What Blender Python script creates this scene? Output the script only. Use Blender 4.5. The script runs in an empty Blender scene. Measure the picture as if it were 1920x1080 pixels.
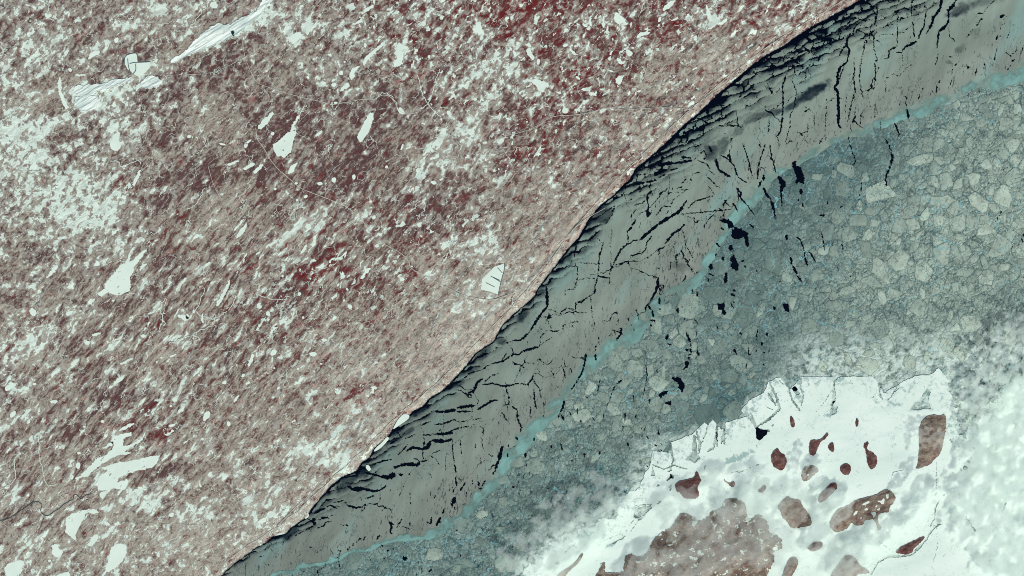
import bpy, math, random
import numpy as np
from math import radians as R
random.seed(7); rng = np.random.RandomState(11)
C = bpy.context.scene.collection
S = bpy.context.scene
# ------------------------------------------------------------------ camera, sky, sun, exposure
KM = 20.0                                   # photo pixels per scene unit (one unit is about a kilometre)
def W(px, py): return ((px - 960.0) / KM, (540.0 - py) / KM)
cam = bpy.data.cameras.new("camera"); cob = bpy.data.objects.new("camera", cam); C.objects.link(cob)
CAMH = 150.0
cob.location = (0, 0, CAMH); cam.sensor_width = 36.0; cam.lens = 36.0 * (CAMH - 0.04) / 96.0
cam.clip_start = 1.0; cam.clip_end = 2000.0
S.camera = cob
SUN_EL, SUN_AZ = 32.0, 153.0                # azimuth clockwise from up (north) in the picture
w = bpy.data.worlds.new("World"); S.world = w; w.use_nodes = True
wn = w.node_tree; bg = wn.nodes["Background"]
sky = wn.nodes.new("ShaderNodeTexSky"); sky.sky_type = 'NISHITA'; sky.sun_disc = False
sky.sun_elevation = R(SUN_EL); sky.sun_rotation = R(SUN_AZ)
wn.links.new(sky.outputs[0], bg.inputs[0]); bg.inputs[1].default_value = 0.06
sl = bpy.data.lights.new("sun", 'SUN'); sl.energy = 3.6; sl.angle = R(0.5); sl.color = (1.0, 0.965, 0.90)
so = bpy.data.objects.new("sun", sl); C.objects.link(so)
so.rotation_euler = (R(90 - SUN_EL), 0, R(180 - SUN_AZ)); so.location = (20, -40, 60)
S.view_settings.view_transform = 'Standard'; S.view_settings.look = 'None'
S.view_settings.gamma = 1.0; S.view_settings.use_curve_mapping = False
S.view_settings.exposure = 0.40
S.cycles.max_bounces = 12; S.cycles.diffuse_bounces = 3; S.cycles.volume_bounces = 10; S.cycles.glossy_bounces = 1
S.cycles.transparent_max_bounces = 12; S.cycles.use_denoising = True; S.cycles.denoiser = 'OPENIMAGEDENOISE'; S.cycles.denoising_input_passes = 'RGB_ALBEDO_NORMAL'; S.cycles.denoising_prefilter = 'NONE'
S.cycles.filter_width = 0.95
S.cycles.use_adaptive_sampling = False

# ------------------------------------------------------------------ helpers: data
def P(s, ox=0, oy=0, k=0.25):
    v = [float(a) for a in s.replace(',', ' ').split()]
    return [(ox + v[i] * k, oy + v[i + 1] * k) for i in range(0, len(v), 2)]
def Q(s): return P(s, 0, 0, 1.0)
_perm = rng.permutation(1024); _perm = np.concatenate([_perm, _perm, _perm])
_ga = rng.rand(1024) * 2 * np.pi; _gx = np.cos(_ga); _gy = np.sin(_ga)
def gnoise(x, y, seed=0):
    xi = np.floor(x).astype(np.int64); yi = np.floor(y).astype(np.int64)
    xf = x - xi; yf = y - yi
    u = xf * xf * xf * (xf * (xf * 6 - 15) + 10); v = yf * yf * yf * (yf * (yf * 6 - 15) + 10)
    def g(dx, dy):
        h = _perm[(_perm[(xi + dx + seed * 37) & 1023] + yi + dy) & 1023]
        return _gx[h] * (xf - dx) + _gy[h] * (yf - dy)
    a = g(0, 0); b = g(1, 0); c = g(0, 1); d = g(1, 1)
    return ((a + (b - a) * u) + ((c + (d - c) * u) - (a + (b - a) * u)) * v) * 1.4
def fbm(x, y, oct=4, rough=0.5, seed=0):
    s = 0; a = 1.0; t = 0
    for o in range(oct):
        s = s + a * gnoise(x * 2 ** o + 17.3 * o, y * 2 ** o - 9.1 * o, seed + o); t += a; a *= rough
    return s / t
def rot(x, y, deg):                       # along / across a direction `deg` above the picture's horizontal
    c, s = math.cos(R(deg)), math.sin(R(deg))
    return x * c - y * s, x * s + y * c
def sstep(a, b, x):
    t = np.clip((x - a) / (b - a), 0, 1); return t * t * (3 - 2 * t)
def cell_edges(x, y, seed=0):             # Worley: distance F2-F1 and a random value per cell
    xi = np.floor(x).astype(np.int64); yi = np.floor(y).astype(np.int64)
    f1 = np.full(x.shape, 9.0); f2 = np.full(x.shape, 9.0); idr = np.zeros(x.shape)
    for dx in (-1, 0, 1):
        for dy in (-1, 0, 1):
            h = _perm[(_perm[(xi + dx + seed * 53) & 1023] + yi + dy) & 1023]
            px = xi + dx + 0.5 + 0.45 * _gx[h]; py = yi + dy + 0.5 + 0.45 * _gy[(h * 7 + 3) & 1023]
            d = np.hypot(px - x, py - y)
            near = d < f1
            f2 = np.where(near, f1, np.minimum(f2, d)); idr = np.where(near, h / 1024.0, idr); f1 = np.where(near, d, f1)
    return f2 - f1, idr
def seg_dist(X, Y, ax, ay, bx, by):
    dx, dy = bx - ax, by - ay; L = dx * dx + dy * dy + 1e-9
    t = np.clip(((X - ax) * dx + (Y - ay) * dy) / L, 0, 1)
    return np.hypot(X - ax - t * dx, Y - ay - t * dy), t
def poly_sd(X, Y, pts):                    # signed distance to a closed polygon, positive inside
    d = np.full(X.shape, 1e9); ins = np.zeros(X.shape, bool); n = len(pts)
    for i in range(n):
        ax, ay = pts[i]; bx, by = pts[(i + 1) % n]
        d = np.minimum(d, seg_dist(X, Y, ax, ay, bx, by)[0])
        if ay != by:
            cr = ((ay > Y) != (by > Y)) & (X < (bx - ax) * (Y - ay) / (by - ay) + ax)
            ins ^= cr
    return np.where(ins, d, -d)
def smooth_poly(pts, it=1, closed=True):
    for _ in range(it):
        o = []; n = len(pts)
        for i in range(n if closed else n - 1):
            a = pts[i]; b = pts[(i + 1) % n]
            o.append((a[0] * .75 + b[0] * .25, a[1] * .75 + b[1] * .25)); o.append((a[0] * .25 + b[0] * .75, a[1] * .25 + b[1] * .75))
        pts = o if closed else [pts[0]] + o + [pts[-1]]
    return pts
def grid_lookup(rows, X, Y, cell=120.0, x0=60.0, y0=60.0):     # bilinear lookup in a coarse table
    G = np.array(rows, float); fx = np.clip((X - x0) / cell, 0, G.shape[1] - 1.001); fy = np.clip((Y - y0) / cell, 0, G.shape[0] - 1.001)
    i = fx.astype(int); j = fy.astype(int); u = fx - i; v = fy - j
    return (G[j, i] * (1 - u) + G[j, i + 1] * u) * (1 - v) + (G[j + 1, i] * (1 - u) + G[j + 1, i + 1] * u) * v

# ------------------------------------------------------------------ helpers: meshes
def raw_mesh(name, co, quads, tris, attrs=None, smooth=False):
    me = bpy.data.meshes.new(name)
    nq, nt = len(quads), len(tris)
    me.vertices.add(len(co)); me.vertices.foreach_set("co", np.ascontiguousarray(co, dtype=np.float32).ravel())
    loops = np.concatenate([np.asarray(quads, np.int32).reshape(-1), np.asarray(tris, np.int32).reshape(-1)])
    me.loops.add(len(loops)); me.loops.foreach_set("vertex_index", loops)
    st = np.concatenate([np.arange(nq) * 4, nq * 4 + np.arange(nt) * 3]).astype(np.int32)
    me.polygons.add(nq + nt); me.polygons.foreach_set("loop_start", st)
    try: me.polygons.foreach_set("loop_total", np.concatenate([np.full(nq, 4), np.full(nt, 3)]).astype(np.int32))
    except Exception: pass
    me.polygons.foreach_set("use_smooth", np.full(nq + nt, smooth))
    me.update(calc_edges=True)
    for k, v in (attrs or {}).items():
        a = me.attributes.new(k, 'FLOAT', 'POINT'); a.data.foreach_set("value", np.ascontiguousarray(v, dtype=np.float32))
    return me
def march(f, xs, ys, attrs=None):
    """mesh of the region f > 0 on a grid, cut exactly along the zero line"""
    attrs = attrs or {}
    ny, nx = f.shape; inn = f > 0
    X, Y = np.meshgrid(xs, ys)
    nid = np.full(f.shape, -1, np.int64); nid[inn] = np.arange(inn.sum()); cnt = int(inn.sum())
    vx = [X[inn]]; vy = [Y[inn]]; va = {k: [v[inn]] for k, v in attrs.items()}
    def edge(s0, s1):
        nonlocal cnt
        a, b = f[s0], f[s1]; m = (a > 0) != (b > 0)
        t = np.clip(a[m] / (a[m] - b[m]), 0.02, 0.98)
        vx.append(X[s0][m] * (1 - t) + X[s1][m] * t); vy.append(Y[s0][m] * (1 - t) + Y[s1][m] * t)
        for k, v in attrs.items(): va[k].append(v[s0][m] * (1 - t) + v[s1][m] * t)
        e = np.full(a.shape, -1, np.int64); n = int(m.sum()); e[m] = cnt + np.arange(n); cnt += n
        return e
    nn = cnt
    sl = np.s_
    EH = edge(sl[:, :-1], sl[:, 1:]); EV = edge(sl[:-1, :], sl[1:, :]); ED = edge(sl[:-1, :-1], sl[1:, 1:])
    n00, n10, n01, n11 = nid[:-1, :-1], nid[:-1, 1:], nid[1:, :-1], nid[1:, 1:]
    full = (n00 >= 0) & (n10 >= 0) & (n01 >= 0) & (n11 >= 0)
    anyc = ((n00 >= 0) | (n10 >= 0) | (n01 >= 0) | (n11 >= 0)) & ~full
    quads = [np.stack([n00[full], n01[full], n11[full], n10[full]], 1)]; tris = []; cuts = []
    for (A, B, D, AB, BD, DA) in ((n00, n01, n11, EV[:, :-1], EH[1:, :], ED), (n00, n11, n10, ED, EV[:, 1:], EH[:-1, :])):
        a, b, c, ab, bc, ca = (q[anyc] for q in (A, B, D, AB, BD, DA))
        ia, ib, ic = a >= 0, b >= 0, c >= 0
        m = ia & ib & ic; tris.append(np.stack([a[m], b[m], c[m]], 1))
        for (p, q, r, pq, qr, rp, ip, iq, ir) in ((a, b, c, ab, bc, ca, ia, ib, ic), (b, c, a, bc, ca, ab, ib, ic, ia), (c, a, b, ca, ab, bc, ic, ia, ib)):
            m = ip & ~iq & ~ir; tris.append(np.stack([p[m], pq[m], rp[m]], 1)); cuts.append(np.stack([pq[m], rp[m]], 1))
            m = ip & iq & ~ir; quads.append(np.stack([p[m], q[m], qr[m], rp[m]], 1)); cuts.append(np.stack([qr[m], rp[m]], 1))
    return (np.concatenate(vx), np.concatenate(vy), {k: np.concatenate(v) for k, v in va.items()},
            np.concatenate(quads), np.concatenate(tris), np.concatenate(cuts), nn)
def slab(name, mat, f, xs, ys, z, thick, attrs=None, zfun=None, smooth=False, center=None, parent=None):
    vx, vy, va, q, t, cut, nn = march(f, xs, ys, attrs)
    if len(vx) < 3: return None
    zz = (zfun(va, vx, vy) if zfun else np.zeros(len(vx))) + z
    x = (vx - 960) / KM; y = (540 - vy) / KM
    co = np.stack([x, y, zz], 1)
    if thick and len(cut):                                   # side walls
        u, inv = np.unique(cut, return_inverse=True); inv = inv.reshape(cut.shape) + len(co)
        low = co[u].copy(); low[:, 2] -= thick
        q = np.concatenate([q, np.stack([cut[:, 0], cut[:, 1], inv[:, 1], inv[:, 0]], 1)])
        co = np.concatenate([co, low]); va = {k: np.concatenate([v, v[u]]) for k, v in va.items()}
    loc = (0, 0, 0)
    if center is None: loc = (float(x.mean()), float(y.mean()), float(z))
    co = co - np.array(loc)
    o = bpy.data.objects.new(name, raw_mesh(name, co, q, t, va, smooth)); C.objects.link(o); o.location = loc
    if mat: o.data.materials.append(mat)
    if parent: o.parent = parent; o.matrix_parent_inverse = parent.matrix_world.inverted()
    return o
def tag(o, label=None, cat=None, group=None, kind=None):
    if o is None: return o
    if label: o['label'] = label
    if cat: o['category'] = cat
    if group: o['group'] = group
    if kind: o['kind'] = kind
    return o

# ------------------------------------------------------------------ helpers: materials
def lin(c): c /= 255.0; return c / 12.92 if c <= 0.04045 else ((c + 0.055) / 1.055) ** 2.4
def RGB(r, g, b): return (lin(r), lin(g), lin(b), 1.0)
class NT:
    def __init__(s, name, rough=0.9, spec=0.1):
        s.m = bpy.data.materials.new(name); s.m.use_nodes = True; s.t = s.m.node_tree
        s.b = s.t.nodes["Principled BSDF"]; s.b.inputs["Roughness"].default_value = rough
        s.b.inputs["Specular IOR Level"].default_value = spec
        g = s.t.nodes.new("ShaderNodeNewGeometry"); s.P = g.outputs["Position"]
    def n(s, ty, **kw):
        n = s.t.nodes.new(ty)
        for k, v in kw.items(): setattr(n, k, v)
        return n
    def put(s, sock, v):
        if hasattr(v, 'is_linked') or hasattr(v, 'links'): s.t.links.new(v, sock)
        else: sock.default_value = v
    def attr(s, name): return s.n("ShaderNodeAttribute", attribute_name=name).outputs["Fac"]
    def map(s, deg=0.0, stretch=1.0, vec=None, off=(0, 0, 0)):
        n = s.n("ShaderNodeMapping", vector_type='TEXTURE'); s.put(n.inputs["Vector"], vec or s.P)
        n.inputs["Rotation"].default_value = (0, 0, R(deg)); n.inputs["Scale"].default_value = (stretch, 1, 1); n.inputs["Location"].default_value = off
        return n.outputs[0]
    def noise(s, scale, detail=4, rough=0.55, vec=None, dist=0.0):
        n = s.n("ShaderNodeTexNoise"); s.put(n.inputs["Vector"], vec or s.P)
        n.inputs["Scale"].default_value = scale; n.inputs["Detail"].default_value = detail
        n.inputs["Roughness"].default_value = rough; n.inputs["Distortion"].default_value = dist
        return n.outputs["Fac"]
    def noisec(s, scale, detail=2, vec=None):
        n = s.n("ShaderNodeTexNoise"); s.put(n.inputs["Vector"], vec or s.P)
        n.inputs["Scale"].default_value = scale; n.inputs["Detail"].default_value = detail
        return n.outputs["Color"]
    def vor(s, scale, vec=None, feature='DISTANCE_TO_EDGE', out="Distance"):
        n = s.n("ShaderNodeTexVoronoi", feature=feature); s.put(n.inputs["Vector"], vec or s.P); n.inputs["Scale"].default_value = scale
        return n.outputs[out]
    def warp(s, amount, scale, vec=None, detail=3):
        a = s.n("ShaderNodeVectorMath", operation='SUBTRACT'); s.put(a.inputs[0], s.noisec(scale, detail)); a.inputs[1].default_value = (.5, .5, .5)
        b = s.n("ShaderNodeVectorMath", operation='MULTIPLY_ADD'); s.put(b.inputs[0], a.outputs[0]); b.inputs[1].default_value = (amount, amount, 0)
        s.put(b.inputs[2], vec or s.P); return b.outputs[0]
    def ma(s, op, a, b=0.0, c=0.0, clamp=False):
        n = s.n("ShaderNodeMath", operation=op); n.use_clamp = clamp
        s.put(n.inputs[0], a); s.put(n.inputs[1], b)
        if op in ('MULTIPLY_ADD',): s.put(n.inputs[2], c)
        return n.outputs[0]
    def ss(s, x, a, b, lo=0.0, hi=1.0):
        n = s.n("ShaderNodeMapRange", interpolation_type='SMOOTHSTEP'); s.put(n.inputs[0], x)
        n.inputs[1].default_value = a; n.inputs[2].default_value = b; n.inputs[3].default_value = lo; n.inputs[4].default_value = hi
        return n.outputs[0]
    def mix(s, f, a, b, blend='MIX'):
        n = s.n("ShaderNodeMix", data_type='RGBA', blend_type=blend); s.put(n.inputs[0], f); s.put(n.inputs[6], a); s.put(n.inputs[7], b)
        return n.outputs[2]
    def gain(s, col, g):                                   # multiply a colour by a grey factor
        v = s.n("ShaderNodeVectorMath", operation='SCALE'); s.put(v.inputs[0], col); s.put(v.inputs["Scale"], g); return v.outputs[0]
    def bump(s, h, strength=0.3, dist=0.1):
        n = s.n("ShaderNodeBump"); n.inputs["Strength"].default_value = strength; n.inputs["Distance"].default_value = dist
        s.put(n.inputs["Height"], h); s.t.links.new(n.outputs[0], s.b.inputs["Normal"])
    def out(s, col): s.put(s.b.inputs["Base Color"], col); return s.m

SNOW = RGB(216, 233, 219)
def land_material(name):
    m = NT(name, 0.95, 0.05)
    snow, red, tan, strk = m.attr("snow"), m.attr("red"), m.attr("tan"), m.attr("strk")
    Vw = m.warp(0.8, 0.8); Vw2 = m.warp(0.35, 2.4, Vw)
    Vl = m.map(52, 3.6, m.warp(0.25, 1.2)); Vb = m.map(42, 1.5, Vw2)
    n1 = m.noise(2.6, 9, 0.70, Vl); n0 = m.noise(2.6, 9, 0.74, Vb)
    nA = m.ma('ADD', m.ma('MULTIPLY', n1, strk), m.ma('MULTIPLY', n0, m.ma('SUBTRACT', 1.0, strk)))
    big = m.noise(0.42, 5, 0.6, m.map(40, 1.4, Vw))
    a = m.ma('ADD', nA, m.ma('MULTIPLY_ADD', tan, 0.24, -0.075)); a = m.ma('ADD', a, m.ma('MULTIPLY_ADD', big, 0.24, -0.12))
    col = m.mix(m.ss(a, 0.44, 0.54), RGB(96, 72, 70), RGB(152, 144, 131))
    col = m.mix(m.ss(a, 0.54, 0.74), col, RGB(184, 179, 165))
    dk = m.noise(5.5, 5, 0.7, m.map(48, 1.8, Vw2, (1, 1, 0))); col = m.mix(m.ma('MULTIPLY', m.ss(m.ma('MULTIPLY_ADD', tan, -0.145, dk), 0.485, 0.525), 0.7), col, RGB(84, 66, 63))
    col = m.mix(m.ma('MULTIPLY', m.ss(tan, 0.75, 1.3), m.ss(m.noise(0.9, 7, 0.65, m.map(44, 2.6, Vw, (6, 6, 0))), 0.40, 0.64, 0.0, 0.6)), col, RGB(176, 168, 149))
    nP = m.noise(1.2, 8, 0.66, m.map(40, 1.5, Vw, (31, 7, 0)))
    col = m.mix(m.ma('MULTIPLY', m.ss(m.ma('MULTIPLY_ADD', red, 0.06, nP), 0.60, 0.68), 0.5), col, RGB(182, 136, 126))
    nR = m.noise(2.3, 9, 0.74, m.map(38, 2.0, Vw2, (3, 11, 0)))
    r = m.ma('ADD', nR, m.ma('MULTIPLY_ADD', red, 0.21, -0.085))
    col = m.mix(m.ma('MULTIPLY', m.ss(r, 0.53, 0.58), 0.85), col, RGB(100, 52, 53))
    col = m.mix(m.ma('MULTIPLY', m.ss(r, 0.62, 0.68), 0.72), col, RGB(108, 24, 30))
    g = m.noise(8.0, 5, 0.72, m.map(46, 1.7)); col = m.gain(col, m.ss(g, 0.25, 0.75, 0.66, 1.32))
    shade_ln = m.ma('ABSOLUTE', m.ma('SUBTRACT', m.noise(1.2, 5, 0.6, m.map(46, 2.6, Vw, (12, 2, 0))), 0.5))
    col = m.mix(m.ma('MULTIPLY', m.ss(shade_ln, 0.004, 0.016, 0.6, 0.0), m.ss(m.noise(0.4, 3, 0.5, m.map(0, 1, None, (2, 2, 0))), 0.48, 0.58)), col, RGB(66, 56, 58))  # thin shadow lines of the relief, painted into the land colour
    # snow: open clearings, bogs and fields, with crisp ragged edges
    nS = m.noise(1.3, 5, 0.55, m.map(48, 1.35, Vw2)); nS2 = m.noise(2.7, 4, 0.52, m.map(50, 1.3, Vw2, (5, 5, 0)))
    nSl = m.noise(2.1, 4, 0.54, m.map(52, 3.0, Vw2, (2, 9, 0)))
    nS3 = m.noise(5.0, 4, 0.65, m.map(45, 1.3, Vw2, (9, 9, 0)))
    sm = m.ma('MULTIPLY_ADD', nS, 0.38, m.ma('MULTIPLY_ADD', nS2, 0.42, m.ma('MULTIPLY', nS3, 0.20)))
    sm = m.ma('ADD', m.ma('MULTIPLY', nSl, m.ma('MULTIPLY', strk, 0.7)), m.ma('MULTIPLY', sm, m.ma('SUBTRACT', 1.0, m.ma('MULTIPLY', strk, 0.7))))
    s_ = m.ma('ADD', sm, m.ma('MULTIPLY_ADD', snow, 0.215, m.ma('MULTIPLY_ADD', m.noise(0.7, 4, 0.6, m.map(30, 1.3, Vw, (17, 3, 0))), 0.20, -0.194)))
    col = m.mix(m.ma('MULTIPLY', m.ss(s_, 0.455, 0.55), 0.62), col, RGB(184, 184, 170))
    f2 = m.ma('MULTIPLY', m.ss(s_, 0.560, 0.574), m.ss(m.noise(1.4, 4, 0.6, m.map(0, 1, None, (21, 4, 0))), 0.34, 0.52, 0.6, 1.0))
    pond = m.ma('MULTIPLY', m.ss(m.noise(2.1, 4, 0.5, m.map(48, 1.7, m.warp(0.5, 1.5), (14, 3, 0))), 0.625, 0.640), m.ss(red, 0.30, 0.55)); f2 = m.ma('MAXIMUM', f2, pond)
    # frozen streams and winter tracks
    rid = m.ma('ABSOLUTE', m.ma('SUBTRACT', m.noise(0.55, 4, 0.5, m.map(50, 1.5, m.warp(0.3, 1.0), (9, 2, 0))), 0.5))
    fil = m.ma('MULTIPLY', m.ss(rid, 0.002, 0.007, 0.8, 0.0), m.ss(m.noise(0.5, 2, 0.5), 0.46, 0.54))
    rid2 = m.ma('ABSOLUTE', m.ma('SUBTRACT', m.noise(1.0, 4, 0.55, m.map(46, 2.2, m.warp(0.2, 1.6), (1, 22, 0))), 0.5))
    fil2 = m.ma('MULTIPLY', m.ss(rid2, 0.003, 0.010, 0.65, 0.0), m.ss(m.noise(0.8, 2, 0.5, m.map(0, 1, None, (7, 7, 0))), 0.50, 0.6))
    lk = m.ss(snow, -0.12, 0.12)
    f = m.ma('MAXIMUM', f2, m.ma('MULTIPLY', m.ma('MAXIMUM', fil, fil2), lk))
    col = m.mix(f, col, SNOW)
    m.bump(nA, 0.5, 0.35)
    return m.out(col)
def simple_land(name, d, l, r_, snow=0.60, deg=30):
    m = NT(name, 0.95, 0.05); Vw = m.warp(0.5, 1.2)
    n = m.noise(1.6, 9, 0.68, m.map(deg, 1.4, Vw)); col = m.mix(m.ss(n, 0.36, 0.62), d, l)
    n2 = m.noise(1.8, 8, 0.66, m.map(0, 1, Vw, (8, 3, 0))); col = m.mix(m.ma('MULTIPLY', m.ss(n2, 0.52, 0.64), 0.75), col, r_)
    n3 = m.noise(2.2, 7, 0.62, m.map(20, 1.2, Vw, (2, 14, 0)))
    col = m.gain(col, m.ss(m.noise(9, 4, 0.7), 0.25, 0.75, 0.75, 1.25))
    col = m.mix(m.ss(n3, snow, snow + 0.03), col, SNOW); m.bump(n, 0.5, 0.3)
    return m.out(col)
def water_material():
    m = NT("open_water", 0.35, 0.12)
    return m.out(m.mix(m.noise(0.6, 4), RGB(0, 3, 18), RGB(2, 9, 24)))
def grey_ice_material():
    m = NT("young_grey_ice", 0.8, 0.08)
    thin, speck, tone = m.attr("thin"), m.attr("speck"), m.attr("tone")
    col = m.mix(tone, RGB(108, 120, 112), RGB(144, 161, 148))
    col = m.mix(m.ma('MULTIPLY', speck, 0.6), col, RGB(134, 141, 131))
    st = m.noise(1.1, 6, 0.6, m.map(78, 7.0)); col = m.gain(col, m.ss(st, 0.25, 0.75, 0.90, 1.10))
    st2 = m.noise(0.5, 5, 0.6, m.map(52, 3.0)); col = m.gain(col, m.ss(st2, 0.3, 0.7, 0.88, 1.10)); col = m.gain(col, m.ss(m.noise(0.16, 3, 0.5, m.map(50, 1.6)), 0.35, 0.65, 0.92, 1.07))
    teal = m.ss(m.noise(0.28, 5, 0.6, m.map(55, 4.0, m.warp(1.0, 0.5), (3, 1, 0))), 0.52, 0.70)
    col = m.mix(m.ma('MULTIPLY', teal, 0.55), col, RGB(126, 166, 160))
    sp = m.noise(5.0, 6, 0.72, m.map(78, 3.6, m.warp(0.25, 2.0)))
    sp = m.ss(m.ma('MULTIPLY_ADD', speck, 0.085, sp), 0.645, 0.70)
    col = m.mix(m.ma('MULTIPLY', sp, 0.8), col, RGB(44, 60, 64))
    rip = m.noise(1.9, 6, 0.62, m.map(24, 2.8, m.warp(0.7, 1.0)))
    th = m.ma('ADD', thin, m.ma('MULTIPLY', m.ma('SUBTRACT', rip, 0.5), m.ss(thin, 0.02, 0.3, 0, 0.9)), clamp=True)
    col = m.mix(m.ss(th, 0.0, 1.0), col, RGB(14, 32, 44))
    hl = m.ma('ABSOLUTE', m.ma('SUBTRACT', m.noise(0.7, 5, 0.6, m.map(85, 1.6, m.warp(0.7, 0.9), (6, 3, 0))), 0.5))
    col = m.mix(m.ma('MULTIPLY', m.ss(hl, 0.0015, 0.007, 0.8, 0.0), m.ss(m.noise(0.35, 2, 0.5, m.map(0, 1, None, (4, 8, 0))), 0.44, 0.56)), col, RGB(62, 80, 80))
    return m.out(col)
def pack_material():
    m = NT("pack_ice_rubble", 0.85, 0.08)
    tone, sp, pale = m.attr("tone"), m.attr("open"), m.attr("pale")
    Vw = m.map(55, 1.35, m.warp(1.1, 0.9, None, 5)); Vw2 = m.map(70, 1.3, m.warp(0.55, 2.4, None, 4))
    cell = m.n("ShaderNodeTexVoronoi", feature='F1'); m.put(cell.inputs["Vector"], Vw); cell.inputs["Scale"].default_value = 1.7
    rnd = m.n("ShaderNodeSeparateColor"); m.t.links.new(cell.outputs["Color"], rnd.inputs[0]); rnd = rnd.outputs[0]
    col = m.mix(tone, RGB(80, 106, 106), RGB(170, 187, 170))
    patch = m.noise(0.8, 6, 0.62, m.map(35, 1.3, m.warp(0.6, 1.2))); col = m.gain(col, m.ss(patch, 0.28, 0.72, 0.70, 1.26))
    col = m.gain(col, m.ma('MULTIPLY_ADD', rnd, 0.20, 0.91))
    grainy = m.ss(m.noise(0.45, 4, 0.6), 0.38, 0.60)
    g = m.noise(6.0, 6, 0.78, m.map(80, 1.8, m.warp(0.4, 3.0)))
    col = m.mix(m.ma('MULTIPLY', m.ss(g, 0.50, 0.60), m.ss(grainy, 0, 1, 0.35, 0.85)), col, RGB(54, 78, 78))
    lt = m.ma('MULTIPLY', m.ss(m.noise(5.0, 6, 0.75, m.map(20, 1.3, m.warp(0.4, 3.0), (4, 4, 0))), 0.53, 0.62), m.ss(tone, 0.0, 0.8, 0.15, 0.8))
    col = m.mix(lt, col, RGB(184, 201, 184))
    v1 = m.vor(1.7, Vw); v2 = m.vor(3.6, Vw2)
    l1 = m.ma('MULTIPLY', m.ss(v1, 0.0, 0.07, 1.0, 0.0), m.ss(m.noise(0.9, 3), 0.40, 0.58, 0.0, 0.8)); col = m.mix(l1, col, RGB(66, 92, 92))
    l2 = m.ma('MULTIPLY', m.ss(v2, 0.0, 0.07, 1.0, 0.0), m.ss(m.noise(0.55, 3, 0.5, m.map(0, 1, None, (3, 9, 0))), 0.42, 0.60, 0.0, 0.8)); col = m.mix(l2, col, RGB(64, 90, 90))
    ln = m.ma('ABSOLUTE', m.ma('SUBTRACT', m.noise(0.9, 5, 0.6, m.warp(0.5, 2.0, None, 4)), 0.5)); col = m.mix(m.ss(ln, 0.002, 0.009, 0.7, 0.0), col, RGB(64, 90, 92))
    v0 = m.vor(0.75, m.map(60, 1.5, m.warp(1.3, 0.8, None, 6))); col = m.mix(m.ma('MULTIPLY', m.ss(v0, 0.0, 0.035, 1.0, 0.0), 0.7), col, RGB(62, 88, 88))
    # turquoise pressure ridges
    rv = m.vor(0.5, m.warp(1.4, 1.3, None, 6)); rm = m.ss(m.noise(0.30, 3, 0.5, m.map(30, 2.0)), 0.44, 0.60)
    rl = m.ma('MULTIPLY', m.ss(rv, 0.0, 0.016, 0.9, 0.0), rm)
    rv2 = m.vor(1.3, m.warp(1.0, 2.0, None, 6)); rl2 = m.ma('MULTIPLY', m.ss(rv2, 0.0, 0.026, 0.75, 0.0), m.ss(m.noise(0.22, 3, 0.5, m.map(35, 2, None, (8, 1, 0))), 0.49, 0.60))
    col = m.mix(m.ma('MAXIMUM', rl, rl2), col, RGB(124, 182, 188))
    op = m.noise(2.6, 6, 0.7, m.map(75, 1.7, m.warp(0.5, 1.5))); col = m.mix(m.ma('MULTIPLY', m.ss(m.ma('MULTIPLY_ADD', sp, 0.12, op), 0.66, 0.70), 0.9), col, RGB(24, 46, 56))
    col = m.mix(m.ma('MULTIPLY', pale, m.ss(m.ma('MULTIPLY_ADD', m.noise(1.6, 6, 0.66, m.warp(0.5, 1.5)), 0.6, m.ma('MULTIPLY', patch, 0.4)), 0.40, 0.56)), col, RGB(206, 225, 213))
    m.bump(m.ma('ADD', m.ss(v1, 0.0, 0.22), m.ma('MULTIPLY', g, 0.5)), 0.25, 0.08)
    return m.out(col)
def brash_material():
    m = NT("turquoise_brash", 0.8, 0.08)
    a = m.attr("dense")
    st = m.noise(0.8, 7, 0.62, m.map(36, 4.0, m.warp(0.6, 0.9))); st2 = m.noise(0.8, 6, 0.6, m.map(100, 3.5, m.warp(0.5, 0.8), (4, 2, 0)))
    col = m.mix(m.ss(st, 0.32, 0.68), RGB(112, 148, 142), RGB(132, 178, 170)); col = m.gain(col, m.ss(st2, 0.3, 0.7, 0.84, 1.14))
    col = m.mix(m.ss(m.noise(1.4, 6, 0.7, m.map(40, 5, m.warp(.5, 1))), 0.60, 0.70), col, RGB(136, 200, 200))
    t = m.ma('ADD', a, m.ma('ADD', m.ma('MULTIPLY_ADD', st, 0.9, -0.45), m.ma('MULTIPLY_ADD', st2, 0.7, -0.35)))
    m.put(m.b.inputs["Alpha"], m.ss(t, 0.10, 0.85, 0.0, 0.90))
    return m.out(col)
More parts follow.
